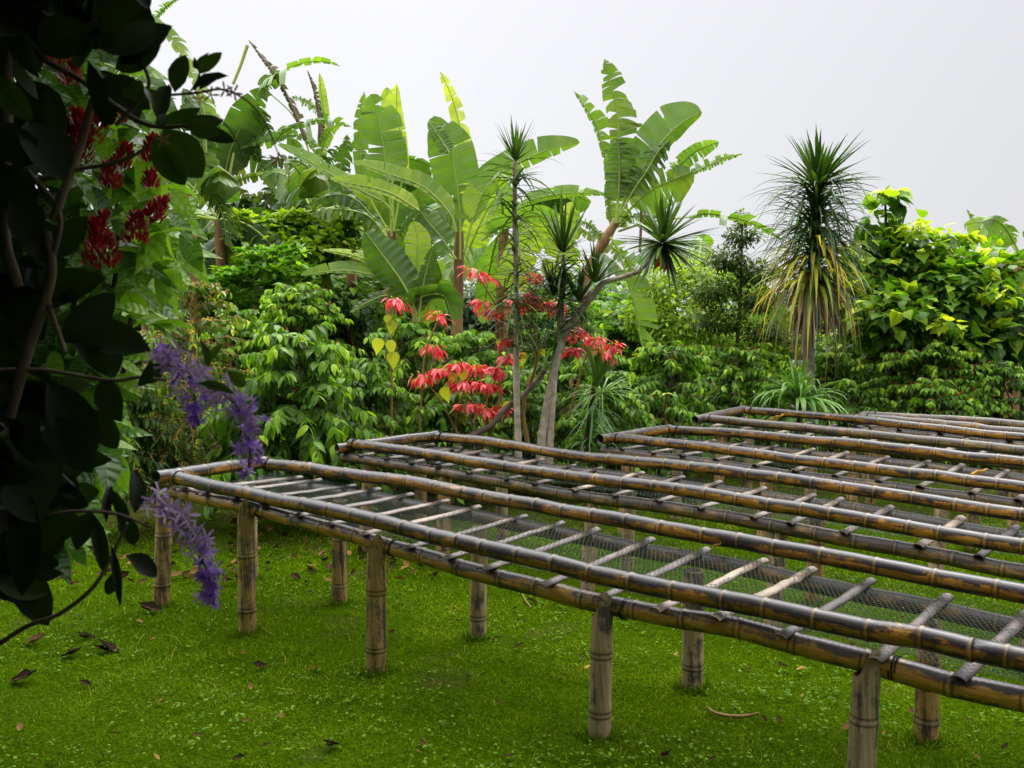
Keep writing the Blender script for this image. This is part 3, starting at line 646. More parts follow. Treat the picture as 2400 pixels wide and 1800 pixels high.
#==PLANTS==
# ================================================================== PLANTS
T_leaf = tmpl([0, .12, .35, .65, .87, 1], [0, .12, .22, .19, .07, 0], .28, .22)
T_leafd = tmpl([0, .12, .35, .65, .87, 1], [0, .13, .22, .19, .07, 0], .55, .18, .02)
T_small = tmpl([0, .4, .8, 1], [0, .24, .14, 0], .25, .2)
T_heart = tmpl([0, .05, .25, .5, .8, 1], [0, .26, .42, .36, .12, 0], .3, .12)
T_pet = tmpl([0, .3, .65, .92, 1], [.04, .10, .135, .08, 0], .1, .12)
T_bract = tmpl([0, .25, .55, .85, 1], [.02, .14, .19, .07, 0], .25, .2)

def banana_leaf(mb, pts, wA, wB, bl0=0., tear=.5, seed=0, tint=.5, hang=.25, angA=25, angB=-25, rib=.013, cut=0.):
    """pts: midrib from base to tip in world metres. wA: blade width on the left of the walk base->tip as seen from the lens, wB right."""
    rg = np.random.default_rng(seed); n = 61
    q, s = resample(pts, n); L = s[-1]; u = s/L
    t = nrm(np.gradient(q, axis=0)); view = nrm(q-EYE); perp = nrm(np.cross(t, view))*-1.
    # perp = left of the tangent seen from the camera
    e0 = int(bl0*(n-1)); m = n-1-e0
    ub = (np.arange(n)-e0)/m; ub = np.clip(ub, 0, 1)
    prof = np.minimum(1, (ub/.13)**.55)*np.minimum(1, (np.clip(1-ub+cut*.3, 0, 1)/.33)**.55)*(1-.12*np.sin(ub*PI*1.0)*0)
    for side, (wd, ang) in enumerate(((wA, angA), (wB, angB))):
        if wd <= 0: continue
        sg = 1 if side == 0 else -1; a = math.radians(abs(ang)); vs_ = np.sign(ang)*1.
        cuts = [e0]; i = e0
        while i < n-1:
            st = rg.integers(2, 5) if rg.uniform() < tear else rg.integers(8, 20)
            i = min(n-1, i+int(st)); cuts.append(i)
        for c0, c1 in zip(cuts[:-1], cuts[1:]):
            torn = (c1-c0) < 7 or tear > .8
            dr = hang+(rg.uniform(-.05, .55) if torn else rg.uniform(0, .12)); aa = a+(rg.normal(0, .30) if torn else rg.normal(0, .05))
            ln = 1.-(rg.uniform(0, .3) if torn else 0); lean = rg.uniform(.10, .3)+(rg.normal(0, .15) if torn else 0)
            idx = np.arange(c0, c1+1); k = 5; wv = np.linspace(0, 1, k)
            Wd = wd*prof[idx]*ln/max(.5, math.cos(aa))*.95
            out_ = perp[idx]*sg*math.cos(aa)+view[idx]*math.sin(aa)*vs_+t[idx]*lean
            mid_i = (c0+c1)/2; shr = (rg.uniform(.12, .42) if torn else .03)
            # toward segment centre at the outer edge = gap between strips
            ctr = q[idx].mean(0)
            P = q[idx][:, None]+out_[:, None]*(wv[None]*Wd[:, None])[..., None]
            P -= UP*(dr*wv[None]**1.8*Wd[:, None]*1.1)[..., None]
            cm = P.mean(0, keepdims=True); P = P+(cm-P)*(shr*wv**1.2)[None, :, None]
            # gentle ripple
            P += view[idx][:, None]*(.012*np.sin(np.arange(c0, c1+1)*1.3+seed)[:, None]*wv[None])[..., None]
            m_ = len(idx); ii = np.arange(m_-1)[:, None]*k; jj = np.arange(k-1)[None]
            f = np.stack([ii+jj, ii+jj+1, ii+k+jj+1, ii+k+jj], -1).reshape(-1, 4)
            mb.add(P, f, np.clip(tint+rg.normal(0, .04), 0, 1), np.repeat(u[idx], k), np.tile(.06+wv*.94, m_))
    tube(mb, q[::3], rib*np.linspace(1.3, .25, len(q[::3])), 6, 40, tint=min(1, tint+.25), cap=False)
    mb.t[-1] = np.full(len(mb.v[-1]), min(1, tint+.3)); mb.lw[-1] = np.zeros(len(mb.v[-1]))
def px_path(pts, d, d2=None):
    d2 = d if d2 is None else d2; n = len(pts)
    return [W(x, y, d+(d2-d)*i/max(1, n-1)) for i, (x, y) in enumerate(pts)]
def BL(root, d, pts, wA, wB, tear=.3, tint=.5, bl0=0., hang=.2, d2=None, seed=None, angA=25, angB=-25, mat='banana', rib=.013, cut=0., **k):
    BL.n += 1; mb = MB()
    if tear > .05: tear = min(1., tear*1.5+.12)
    banana_leaf(mb, px_path(pts, d, d2), m_of(wA, d), m_of(wB, d), bl0, tear, BL.n if seed is None else seed, tint, hang, angA, angB, rib, cut)
    return mb.build('leaf', M[mat], root, **k)
BL.n = 0
def stem(root, pts, d, r0, r1, mat='pseudo', name='pseudostem', d2=None, seg=12):
    P = px_path(pts, d, d2); mb = MB(); tube(mb, P, np.linspace(m_of(r0, d), m_of(r1, d), len(P)), seg, 30, tint=rng.uniform(.3, .7), bump=lambda s: 1+.06*np.sin(s*9)+.04*np.sin(s*23))
    return mb.build(name, M[mat], root)
def banana_auto(root, base, crown_z, n, L, seed, tint=.4, tear=.6, wd=.27, mat='banana', lo=.1, hi=1.3):
    rg = np.random.default_rng(seed)
    mb = MB(); top = np.array([base[0], base[1], crown_z]); tube(mb, [base, (base+top)/2+rg.normal(0, .04, 3), top], [.13, .11, .08], 10, 14, .5); mb.build('pseudostem', M['pseudo'], root)
    for i in range(n):
        az = i*2.4+rg.uniform(-.4, .4); el = rg.uniform(lo, hi); l = L*rg.uniform(.75, 1.1)
        d = np.array([math.cos(az)*math.cos(el), math.sin(az)*math.cos(el), math.sin(el)])
        P = [top+d*l*s-UP*(l*.75*(1.15-el*.55)*s**2.3) for s in (0, .25, .5, .75, 1)]
        mb = MB(); tn = np.clip(tint+rg.normal(0, .12), 0, 1)
        banana_leaf(mb, P, l*wd*.5, l*wd*.5, .2, tear*rg.uniform(.3, 1.3), seed*50+i, tn, .45, rg.uniform(5, 50), -rg.uniform(5, 50), .018)
        mb.build('leaf', M[mat], root)

# ---------------- banana plants, centre group
D = 13.0
A = thing('banana_plant', 'banana plant with a broad upright green leaf beside a yellow-green one', 'banana plant', W(843, 960, D)*[1, 1, 0], 'banana plants behind the coffee shrubs')
stem(A, [(846, 1010), (845, 700), (845, 560), (846, 500)], D, 14, 9, 'pseudo')
BL(A, D, [(846, 505), (843, 440), (835, 372), (826, 300), (815, 250), (803, 202)], 52, 44, .22, .52, bl0=.38, hang=.02, angA=20, angB=30)
BL(A, D+.3, [(850, 505), (862, 430), (870, 367), (866, 300), (857, 240), (857, 181)], 14, 34, .0, .93, bl0=.36, hang=0, angA=15, angB=10)
BL(A, D+.5, [(842, 505), (800, 430), (783, 370), (776, 300), (778, 250), (787, 198)], 20, 16, .4, .55, bl0=.3, hang=.02)
BL(A, D+.8, [(850, 500), (845, 330), (838, 240), (836, 188)], 16, 14, .1, .8, bl0=.8, hang=0)
BL(A, D-.3, [(846, 510), (842, 450), (790, 417), (728, 384), (658, 342), (598, 311)], 26, 7, .12, .62, bl0=.22, hang=.1, angA=20, angB=-30)
BL(A, D-.5, [(985, 500), (972, 462), (915, 404), (840, 376), (800, 362), (760, 352)], 32, 7, .10, .66, bl0=.1, hang=.1, angA=15)
BL(A, D-.6, [(905, 455), (853, 422), (803, 405), (755, 396), (713, 387)], 27, 7, .08, .78, bl0=.0, hang=.1, angA=15)
BL(A, D, [(840, 520), (800, 470), (760, 455), (715, 452), (670, 462)], 26, 14, .7, .45, bl0=.15, hang=.5)
BL(A, D, [(850, 520), (890, 470), (915, 455), (945, 470), (965, 500)], 18, 34, .6, .35, bl0=.1, hang=.4)
BL(A, D+.4, [(840, 515), (780, 440), (740, 420), (700, 425), (660, 445)], 30, 14, .6, .3, bl0=.1, hang=.5)
BL(A, D+.6, [(835, 500), (770, 450), (735, 390), (745, 320), (750, 290)], 26, 24, .7, .25, bl0=.2, hang=.2)
Bp = thing('banana_plant', 'banana plant above the red bracts with a pale torn leaf reaching the sky', 'banana plant', W(990, 960, D+.4)*[1, 1, 0], 'banana plants behind the coffee shrubs')
stem(Bp, [(990, 1000), (988, 720), (990, 620), (992, 500)], D+.4, 13, 10)
BL(Bp, D, [(994, 560), (994, 480), (989, 415), (974, 330), (955, 285), (937, 249)], 56, 50, .3, .50, bl0=.28, hang=.02, angA=22, angB=28)
BL(Bp, D-.1, [(970, 330), (945, 290), (925, 262)], 22, 14, .2, .5, hang=.2)
BL(Bp, D+.5, [(1000, 560), (1020, 460), (1012, 350), (1000, 300), (983, 232), (966, 185), (950, 154)], 24, 17, .5, .97, bl0=.36, hang=0, angA=30, angB=12)
BL(Bp, D+.6, [(1010, 470), (1020, 400), (1008, 330), (997, 275)], 10, 26, .35, .95, hang=0)
BL(Bp, D-.4, [(1003, 545), (1020, 480), (1052, 403), (1107, 360), (1177, 326), (1253, 307)], 17, 42, .08, .60, bl0=.18, hang=.05, angA=20, angB=15)
BL(Bp, D+.5, [(1050, 510), (1090, 472), (1130, 440), (1177, 424), (1247, 416), (1312, 422)], 7, 30, .3, .60, bl0=.1, hang=.3, angB=20)
BL(Bp, D+.2, [(1040, 520), (1080, 490), (1120, 474), (1165, 468), (1222, 482)], 10, 38, .25, .60, bl0=.05, hang=.25)
BL(Bp, D+.7, [(1005, 560), (1030, 500), (1060, 440), (1082, 424)], 34, 36, .1, .72, bl0=.15, hang=.05)
BL(Bp, D+.9, [(1190, 640), (1205, 560), (1222, 490), (1238, 436)], 36, 34, .1, .80, bl0=.1, hang=.0, angA=15, angB=15)
BL(Bp, D+.9, [(1100, 640), (1120, 560), (1150, 500), (1165, 455)], 38, 40, .1, .78, bl0=.05, hang=.0, angA=15, angB=15)
BL(Bp, D-.3, [(985, 560), (950, 510), (925, 480), (900, 440), (905, 405)], 40, 38, .4, .45, bl0=.1, hang=.2)
BL(Bp, D+.8, [(980, 560), (930, 520), (880, 500), (820, 500), (770, 520)], 26, 16, .6, .5, bl0=.1, hang=.4)
Cp = thing('banana_plant', 'young banana plant with long leaves arching left over the coffee shrubs', 'banana plant', W(905, 960, D-.9)*[1, 1, 0], 'banana plants behind the coffee shrubs')
d_ = D-1.2
stem(Cp, [(900, 1000), (900, 760), (898, 660)], d_, 11, 8, 'petiole')
BL(Cp, d_, [(897, 690), (880, 650), (850, 620), (820, 600), (745, 584), (650, 594)], 30, 5, .12, .62, bl0=.1, hang=.15, angA=15)
BL(Cp, d_, [(885, 640), (840, 590), (810, 570), (760, 550), (697, 540)], 15, 6, .12, .78, bl0=.1, hang=.1)
BL(Cp, d_-.1, [(900, 680), (885, 640), (862, 600), (822, 545), (788, 500)], 48, 40, .05, .36, bl0=.08, hang=.08, angA=20, angB=20)
BL(Cp, d_+.1, [(900, 660), (900, 580), (902, 520), (893, 478)], 30, 28, .05, .72, bl0=.3, hang=.0)
BL(Cp, d_-.1, [(905, 680), (915, 610), (928, 560), (938, 530)], 20, 15, .1, .3, bl0=.1, hang=.1)
BL(Cp, d_, [(900, 680), (918, 650), (940, 632), (985, 622)], 8, 34, .1, .25, bl0=.05, hang=.3)
BL(Cp, d_, [(880, 690), (845, 640), (800, 650), (757, 675)], 20, 6, .2, .22, bl0=.1, hang=.3)
BL(Cp, d_-.1, [(900, 690), (890, 665), (915, 640), (960, 640), (975, 690)], 6, 40, .1, .35, bl0=.1, hang=.3)
# ---------------- banana plant with the leaning orange stem
Rp = thing('banana_plant', 'banana plant with leaning orange-brown stem and feathery torn leaves', 'banana plant', W(1240, 960, D)*[1, 1, 0], 'banana plants behind the coffee shrubs')
stem(Rp, [(1235, 980), (1250, 700), (1262, 620), (1277, 570), (1312, 510), (1331, 478)], D, 14, 9)
BL(Rp, D-.1, [(1331, 482), (1335, 430), (1337, 384), (1337, 296), (1332, 232), (1320, 188), (1305, 127)], 54, 26, .93, .48, bl0=.15, hang=.12, angA=22, angB=22, rib=.018)
BL(Rp, D-.12, [(1335, 430), (1337, 384), (1337, 330), (1336, 300)], 38, 32, .3, .48, hang=.15)
BL(Rp, D+.3, [(1320, 500), (1314, 428), (1311, 365), (1297, 302), (1285, 267), (1262, 229), (1240, 197)], 42, 7, .9, .60, bl0=.22, hang=.12, angA=20)
BL(Rp, D+.3, [(1320, 480), (1316, 430), (1310, 390)], 42, 10, .4, .50, hang=.25)
BL(Rp, D, [(1330, 484), (1350, 430), (1375, 385), (1405, 340), (1440, 295), (1478, 262), (1517, 242)], 20, 62, .05, .50, bl0=.3, hang=.05, angA=30, angB=20, rib=.018)
BL(Rp, D-.1, [(1340, 465), (1368, 412), (1400, 365), (1420, 330), (1448, 300)], 26, 46, .65, .42, bl0=.25, hang=.35, angB=35)
BL(Rp, D+.2, [(1330, 490), (1365, 448), (1400, 415), (1450, 390), (1498, 370)], 48, 40, .25, .56, bl0=.28, hang=.05, angA=25, angB=15, rib=.018)
BL(Rp, D+.3, [(1440, 380), (1470, 355), (1505, 326), (1553, 306)], 16, 24, .45, .56, hang=.2)
BL(Rp, D+.4, [(1430, 410), (1480, 382), (1520, 362), (1560, 345), (1604, 332)], 6, 34, .85, .55, bl0=.1, hang=.35, angB=20)
BL(Rp, D+.5, [(1425, 300), (1448, 265), (1473, 236)], 6, 20, .3, .5, hang=.1)
BL(Rp, D+.2, [(1335, 500), (1400, 480), (1480, 470), (1530, 462), (1600, 474), (1655, 498), (1692, 520)], 5, 34, .7, .58, bl0=.4, hang=.4)
BL(Rp, D-.3, [(1318, 512), (1335, 540), (1352, 590), (1370, 650), (1380, 700), (1388, 752)], 5, 44, .2, .55, bl0=.32, hang=.0, angB=15)
BL(Rp, D, [(1312, 520), (1290, 500), (1265, 480), (1240, 478)], 20, 8, .8, .5, hang=.4)
BL(Rp, D+1, [(1370, 620), (1352, 560), (1300, 520), (1262, 500), (1240, 478)], 20, 12, .9, .5, hang=.3)
BL(Rp, D+.2, [(1340, 490), (1360, 470), (1385, 470), (1400, 500)], 10, 40, .5, .55, hang=.3)
mb = MB(); P = px_path([(1385, 455), (1384, 500), (1382, 545)], D); tube(mb, P, m_of(3, D), 7, 8, .5); tube(mb, [W(1438, 575, D-.4), W(1440, 548, D-.4), W(1436, 585, D-.4)][:2], .01, 6, 4, .5)
mb.build('hanging_stalk', M['pseudo'], Rp)
# dark red flower bud of the banana
mb = MB(); put(mb, T_bract, np.array([W(1438, 545, D-.3)]*5), np.stack([rng.normal(0, .3, 5), rng.normal(0, .3, 5), -np.ones(5)], 1), np.array([0, -1., 0])+rng.normal(0, .3, (5, 3)), m_of(42, D), m_of(38, D), rng.uniform(.0, .2, 5))
mb.build('flower_bud', M['crimson'], Rp)
# ---------------- left, farther and a little hazy
D = 17.0
L1 = thing('banana_plant', 'banana plant at left with a fan of long stalks under one broad leaf', 'banana plant', W(473, 900, D)*[1, 1, 0], 'banana plants behind the coffee shrubs')
stem(L1, [(478, 900), (474, 700), (474, 560), (473, 440)], D, 11, 8)
BL(L1, D, [(473, 450), (482, 400), (495, 333), (515, 285), (540, 235), (575, 192)], 44, 40, .2, .26, bl0=.25, hang=.1)
BL(L1, D, [(473, 450), (455, 400), (445, 340), (440, 300), (420, 240), (395, 190)], 30, 30, .4, .15, bl0=.3, hang=.2)
BL(L1, D, [(480, 445), (500, 400), (545, 381), (590, 378), (632, 410)], 8, 34, .5, .68, bl0=.2, hang=.4)
BL(L1, D+.3, [(476, 450), (520, 340), (560, 300), (610, 290), (660, 330)], 12, 36, .6, .4, bl0=.2, hang=.4)
BL(L1, D+.3, [(470, 450), (430, 380), (390, 360), (350, 390), (330, 440)], 34, 10, .6, .3, bl0=.2, hang=.4)
BL(L1, D+.2, [(474, 455), (440, 470), (400, 480), (360, 530)], 34, 12, .7, .12, bl0=.1, hang=.4)
BL(L1, D+.2, [(476, 455), (520, 440), (565, 450), (610, 500)], 12, 38, .7, .12, bl0=.1, hang=.5)
BL(L1, D+.2, [(476, 455), (500, 450), (540, 430), (600, 420), (660, 450)], 12, 38, .5, .22, bl0=.1, hang=.5)
BL(L1, D, [(474, 450), (480, 380), (470, 330), (455, 280)], 24, 26, .3, .15, bl0=.3, hang=.1)
for a_, b_, c_ in [((460, 250), (430, 300), (380, 330)), ((500, 260), (540, 300), (560, 350)), ((440, 300), (400, 320), (370, 380)), ((520, 330), (570, 350), (600, 400)), ((450, 380), (410, 420), (390, 500)), ((500, 400), (540, 440), (560, 500)), ((430, 230), (400, 250), (370, 300)), ((540, 230), (570, 260), (590, 300))]:
    BL(L1, D+.3, [(474, 440), a_, b_, c_], 26, 26, .7, rng.uniform(.05, .25), bl0=.3, hang=.35)
for k, (a, b) in enumerate([((470, 450), (425, 330)), ((474, 450), (462, 330)), ((478, 445), (505, 330)), ((476, 450), (520, 370))]):
    mb = MB(); tube(mb, px_path([a, ((a[0]+b[0])/2+2, (a[1]+b[1])/2), b], D-.05), [.05, .03, .02], 6, 10, .5); mb.build('leaf_stalk', M['petiole'], L1)
L2 = thing('banana_plant', 'ragged banana plant with drooping combed leaves and two brown dead leaves', 'banana plant', W(690, 900, D)*[1, 1, 0], 'banana plants behind the coffee shrubs')
stem(L2, [(690, 900), (690, 600), (688, 380)], D, 10, 7)
BL(L2, D, [(688, 390), (640, 260), (575, 190), (600, 158), (655, 136), (700, 133), (735, 143)], 4, 30, .9, .62, bl0=.5, hang=.45)
BL(L2, D, [(575, 190), (600, 158), (570, 172), (560, 190)], 14, 8, .3, .45, hang=.3)
BL(L2, D, [(660, 300), (630, 230), (600, 170), (570, 130), (537, 87)], 20, 5, .95, .5, mat='banana_dead', hang=.3, rib=.028)
BL(L2, D, [(690, 310), (690, 260), (680, 200), (664, 152)], 12, 4, .95, .4, mat='banana_dead', hang=.3, rib=.028)
BL(L2, D+.1, [(695, 300), (700, 250), (694, 200), (690, 158)], 12, 6, .2, .78, bl0=.1, hang=.05)
BL(L2, D+.1, [(700, 262), (690, 240), (655, 215), (630, 208)], 14, 8, .8, .6, hang=.3)
BL(L2, D-.2, [(690, 340), (640, 330), (600, 300), (640, 272), (700, 260), (758, 274)], 5, 34, .85, .45, bl0=.35, hang=.45)
BL(L2, D, [(690, 350), (660, 300), (610, 292), (555, 308), (520, 320)], 26, 5, .7, .55, bl0=.1, hang=.4)
BL(L2, D, [(690, 350), (700, 310), (715, 280), (735, 270)], 12, 14, .3, .6, hang=.2)
BL(L2, D, [(690, 385), (720, 340), (760, 310), (790, 330)], 10, 34, .7, .3, hang=.4)
BL(L2, D, [(690, 385), (650, 350), (600, 345), (560, 370)], 36, 12, .6, .3, hang=.4)
BL(L2, D, [(690, 390), (640, 400), (590, 420), (560, 470)], 36, 12, .6, .18, hang=.4)
BL(L2, D, [(690, 390), (730, 400), (770, 430), (790, 480)], 12, 38, .6, .2, hang=.4)
BL(L2, D+.2, [(688, 385), (676, 420), (650, 450), (640, 500)], 26, 24, .6, .2, hang=.4)
mb = MB(); tube(mb, px_path([(503, 182), (520, 140), (534, 98)], D), [.03, .03, .035], 6, 8, .8); mb.build('rolled_leaf', M['petiole'], L1)
L3 = thing('banana_plant', 'banana plant behind the dark vine with combed leaves at the top edge', 'banana plant', W(400, 900, 14)*[1, 1, 0], 'banana plants behind the coffee shrubs')
stem(L3, [(420, 900), (420, 600), (410, 420)], 14, 11, 8)
BL(L3, 14, [(445, 330), (440, 240), (415, 160), (385, 105), (345, 50), (285, 5)], 34, 8, .85, .60, bl0=.1, hang=.35)
BL(L3, 14.2, [(330, 60), (345, 30), (375, 2), (400, -8)], 4, 20, .8, .55, hang=.4)
BL(L3, 14, [(410, 420), (370, 300), (330, 200), (300, 150), (260, 120)], 40, 30, .4, .22, bl0=.2, hang=.2)
BL(L3, 14, [(415, 420), (440, 350), (430, 250), (395, 200)], 36, 20, .5, .2, bl0=.1, hang=.3)
BL(L3, 14, [(410, 420), (380, 400), (340, 400), (300, 440)], 40, 12, .6, .2, bl0=.1, hang=.4)
BL(L3, 14, [(415, 420), (450, 420), (480, 460), (490, 530)], 12, 40, .6, .15, bl0=.1, hang=.4)
# fill-in banana plants farther back
for k, (x, d, cz, n, L, ti, lb) in enumerate([
    (560, 19, 3.6, 8, 2.4, .10, 'shaded banana plant filling the gap behind the two ragged ones at left'),
    (760, 18, 3.9, 9, 2.4, .18, 'shaded banana plant behind the broad upright leaf'),
    (900, 19, 3.7, 8, 2.2, .35, 'banana plant mostly hidden behind the central pair'),
    (1085, 16, 3.3, 8, 2.2, .5, 'banana plant behind the tall thin dracaena'),
    (330, 16, 3.2, 8, 2.4, .06, 'dark banana plant low behind the red flowering shrub'),
    (640, 20, 3.4, 8, 2.4, .1, 'dark banana plant above the round leafy shrub at left'),
    (2185, 17, 3.0, 6, 2.0, .4, 'banana plant half hidden by the heart-leaved tree at the right edge'),
    (680, 15.5, 3.5, 8, 2.3, .3, 'banana plant with arching torn leaves above the light green shrub'),
    (480, 15, 3.3, 8, 2.3, .16, 'deep green banana plant right behind the cherry-laden sparse shrub'),
    (1500, 19, 2.8, 6, 2.0, .4, 'pale far banana plant behind the lime-green tree')]):
    b = W(x, 900, d)*[1, 1, 0]; r_ = thing('banana_plant', lb, 'banana plant', b, 'banana plants behind the coffee shrubs'); banana_auto(r_, b, cz, n, L, 300+k, ti, lo=-.1, hi=1.0)
r_ = thing('banana_plant', 'distant banana plant showing a single erect leaf above the heart-leaved tree', 'banana plant', W(2130, 900, 20)*[1, 1, 0], 'banana plants behind the coffee shrubs')
stem(r_, [(2140, 900), (2142, 620), (2138, 540)], 20, 6, 5); BL(r_, 20, [(2140, 545), (2120, 510), (2104, 480), (2088, 452)], 15, 5, .7, .45, hang=.2)

# ================================================================== coffee shrubs
def coffee(x, ytop, d, wpx, label, seed, leaf=.15, dens=1., mat='coffee', tb=.45, by=0, br=0, bmat='berry', bare=0., zlo=.12, hole=None, name='coffee_shrub', T=None, ybot=None):
    rg = np.random.default_rng(seed); leaf = leaf*(.96 if leaf > .18 else .84); dens = dens*1.12
    top = W(x, ytop, d); base = np.array([top[0], top[1], 0.]); Hh = top[2]; R = m_of(wpx/2, d)
    root = thing(name, label, 'coffee shrub', base, 'coffee shrubs behind the drying beds')
    mb = MB(); lean = rg.normal(0, .05, 2)
    for k in range(2):
        o = rg.normal(0, .08, 2); tube(mb, [base+[o[0], o[1], -.05], base+[o[0]*1.5+lean[0], o[1]*1.5, Hh*.5], base+[lean[0]*2, lean[1], Hh*.93]], [.022, .016, .006], 7, 12, .5)
    nbz = int(84*dens*Hh/1.7)
    z = Hh*(rg.uniform(zlo, .95, nbz)); az = rg.uniform(0, 2*PI, nbz)
    q = z/Hh; R_ = R*np.clip(1.12-q**2.6*.75, .25, 1)*rg.uniform(.75, 1.12, nbz); R_ = np.where(q < .3, R_*(.75+q*.8), R_)
    st = base[None]+np.stack([lean[0]*q, lean[1]*q, z], 1); el = .15+.75*q**2; 
    d3 = np.stack([np.cos(az)*np.cos(el), np.sin(az)*np.cos(el), np.sin(el)], 1)
    bm = MB(); V = []
    m_ = 5; s_ = np.linspace(0, 1, m_)
    bp_ = st[:, None]+d3[:, None]*(R_[:, None]*s_)[..., None]*1.0; bp_[..., 2] -= (R_*.42)[:, None]*s_**2
    for k in range(0, nbz, 1 if bare else 2): tube(mb, bp_[k], [.006, .005, .004, .003, .002], 4, 6, .6, cap=False)
    mb.build('stem', M['twig'] if bare else M['trunkd'], root)
    # leaves in opposite pairs
    nn = np.maximum((R_/(leaf*.36)).astype(int), 3); bi = np.repeat(np.arange(nbz), nn); s = np.concatenate([np.linspace(.22, 1, k) for k in nn]); s = np.clip(s+rg.normal(0, .03, len(s)), .12, 1)
    P = st[bi]+d3[bi]*(R_[bi]*s)[:, None]; P[:, 2] -= R_[bi]*.42*s**2
    T_ = d3[bi].copy(); T_[:, 2] -= .84*s; T_ = nrm(T_)
    side = nrm(np.cross(T_, UP)); Pn, Dn, Sn, Tn = [], [], [], []
    for sg in (1, -1):
        dd = T_*rg.uniform(.2, .8, (len(s), 1))+side*sg*rg.uniform(.5, 1, (len(s), 1))+rg.normal(0, .22, (len(s), 3)); dd[:, 2] -= rg.uniform(.15, 1.0, len(s))
        Pn.append(P); Dn.append(nrm(dd)); Sn.append(leaf*rg.uniform(.65, 1.15, len(s))*np.clip(1.1-.35*s, .6, 1)); 
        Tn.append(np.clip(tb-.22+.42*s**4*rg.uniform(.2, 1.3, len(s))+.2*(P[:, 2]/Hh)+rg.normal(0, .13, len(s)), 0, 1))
    P = np.concatenate(Pn); Dn = np.concatenate(Dn); Sn = np.concatenate(Sn); Tn = np.concatenate(Tn)
    kp = rg.uniform(0, 1, len(P)) > bare
    if hole: kp &= ~((abs(P[:, 0]-hole[0]) < hole[2]) & (P[:, 2] < hole[1]))
    fb = MB(); h = rg.uniform(0, 1, len(P)) < .5
    for T0, k in ((T_leaf, kp & h), (T_leafd, kp & ~h)):
        put(fb, T or T0, P[k], Dn[k], UP+rg.normal(0, .3, (k.sum(), 3)), Sn[k], None, Tn[k])
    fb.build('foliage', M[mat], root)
    nbr = by+br
    if nbr:
        k = rg.integers(0, nbz, nbr); s = rg.uniform(.3, .95, nbr); c = st[k]+d3[k]*(R_[k]*s)[:, None]; c[:, 2] -= R_[k]*.42*s**2
        cc = np.repeat(c, 5, 0)+rg.normal(0, .014, (nbr*5, 3)); fb = MB(); balls(fb, cc, rg.uniform(.0065, .0095, len(cc)), np.clip(rg.normal(.5 if by else .25, .3, len(cc)), 0, 1)); fb.build('berries', M[bmat], root, kind='stuff')
    return root
CO = [
 (640, 712, 9.5, 400, 'large glossy coffee shrub right behind the corner of the nearest bed', dict(leaf=.19, dens=1.2, tb=.5, br=16)),
 (800, 790, 10.2, 300, 'low coffee shrub behind the second bed, left of the red bracts', dict(leaf=.17, tb=.42)),
 (640, 612, 12.0, 330, 'coffee shrub with red cherries rising behind the large glossy one', dict(leaf=.16, dens=1.1, tb=.55, br=60)),
 (870, 690, 11.6, 330, 'coffee shrub behind the yellow round leaves', dict(leaf=.16, tb=.5, br=20)),
 (1010, 712, 11.4, 320, 'coffee shrub directly behind the poinsettia flowers', dict(leaf=.16, tb=.5)),
 (960, 850, 10.3, 260, 'low dark coffee shrub under the poinsettia flowers', dict(leaf=.17, tb=.35)),
 (1230, 650, 12.0, 300, 'coffee shrub behind the forked grey trunk', dict(leaf=.15, tb=.42)),
 (1300, 760, 10.9, 270, 'coffee shrub to the right of the forked grey trunk', dict(leaf=.15, tb=.42, br=12)),
 (1440, 742, 11.8, 310, 'coffee shrub with red cherries and a bare stem, centre right', dict(leaf=.15, tb=.48, br=90)),
 (1430, 850, 11.0, 260, 'low coffee shrub behind the end of the third bed', dict(leaf=.14, tb=.42, br=40)),
 (1590, 752, 12.9, 330, 'coffee shrub left of the tall shaggy strap-leaved plant', dict(leaf=.14, tb=.5, br=60)),
 (1790, 745, 13.8, 330, 'coffee shrub right behind the tall shaggy strap-leaved plant', dict(leaf=.14, tb=.52, br=40)),
 (1990, 745, 13.0, 380, 'broad coffee shrub laden with dark red cherries, right side', dict(leaf=.13, dens=1.25, tb=.5, br=260, by=0)),
 (2010, 830, 12.4, 300, 'low coffee shrub in front of the cherry-laden one', dict(leaf=.13, tb=.45, br=90)),
 (2170, 790, 12.6, 300, 'dark coffee shrub at the right edge behind the farthest bed', dict(leaf=.13, tb=.32, br=20)),
 (1850, 830, 13.0, 260, 'low coffee shrub between the shaggy plant and the cherry-laden shrub', dict(leaf=.13, tb=.45)),
 (1680, 830, 13.4, 260, 'low coffee shrub behind the arching grassy plant', dict(leaf=.13, tb=.48, br=20)),
 (1120, 800, 11.2, 260, 'coffee shrub between the thin dracaena and the grey trunk', dict(leaf=.15, tb=.36)),
 (740, 880, 10.0, 220, 'low coffee shrub beside the open culm of the second bed', dict(leaf=.17, tb=.4)),
 (330, 660, 11.4, 300, 'half-lit coffee shrub behind the red flowering shrub', dict(leaf=.14, tb=.42, by=80, bmat='berry_y')),
 (500, 660, 12.0, 260, 'coffee shrub behind the hanging violet flowers', dict(leaf=.14, tb=.55, by=60, bmat='berry_y')),
 (250, 780, 9.2, 330, 'shaded coffee shrub with yellow cherries low at left', dict(leaf=.15, tb=.35, by=110, bmat='berry_y', mat='coffee_y')),
]
for k, (x, yt, d, wp, lb, kw) in enumerate(CO): coffee(x, yt, d, wp, lb, 500+k, **kw)
coffee(400, 592, 9.8, 340, 'sparse coffee shrub thick with yellow and orange cherries, beside the violet flowers', 560, leaf=.13, dens=1.2, mat='coffee_y', tb=.45, by=620, bmat='berry_y', bare=.62)
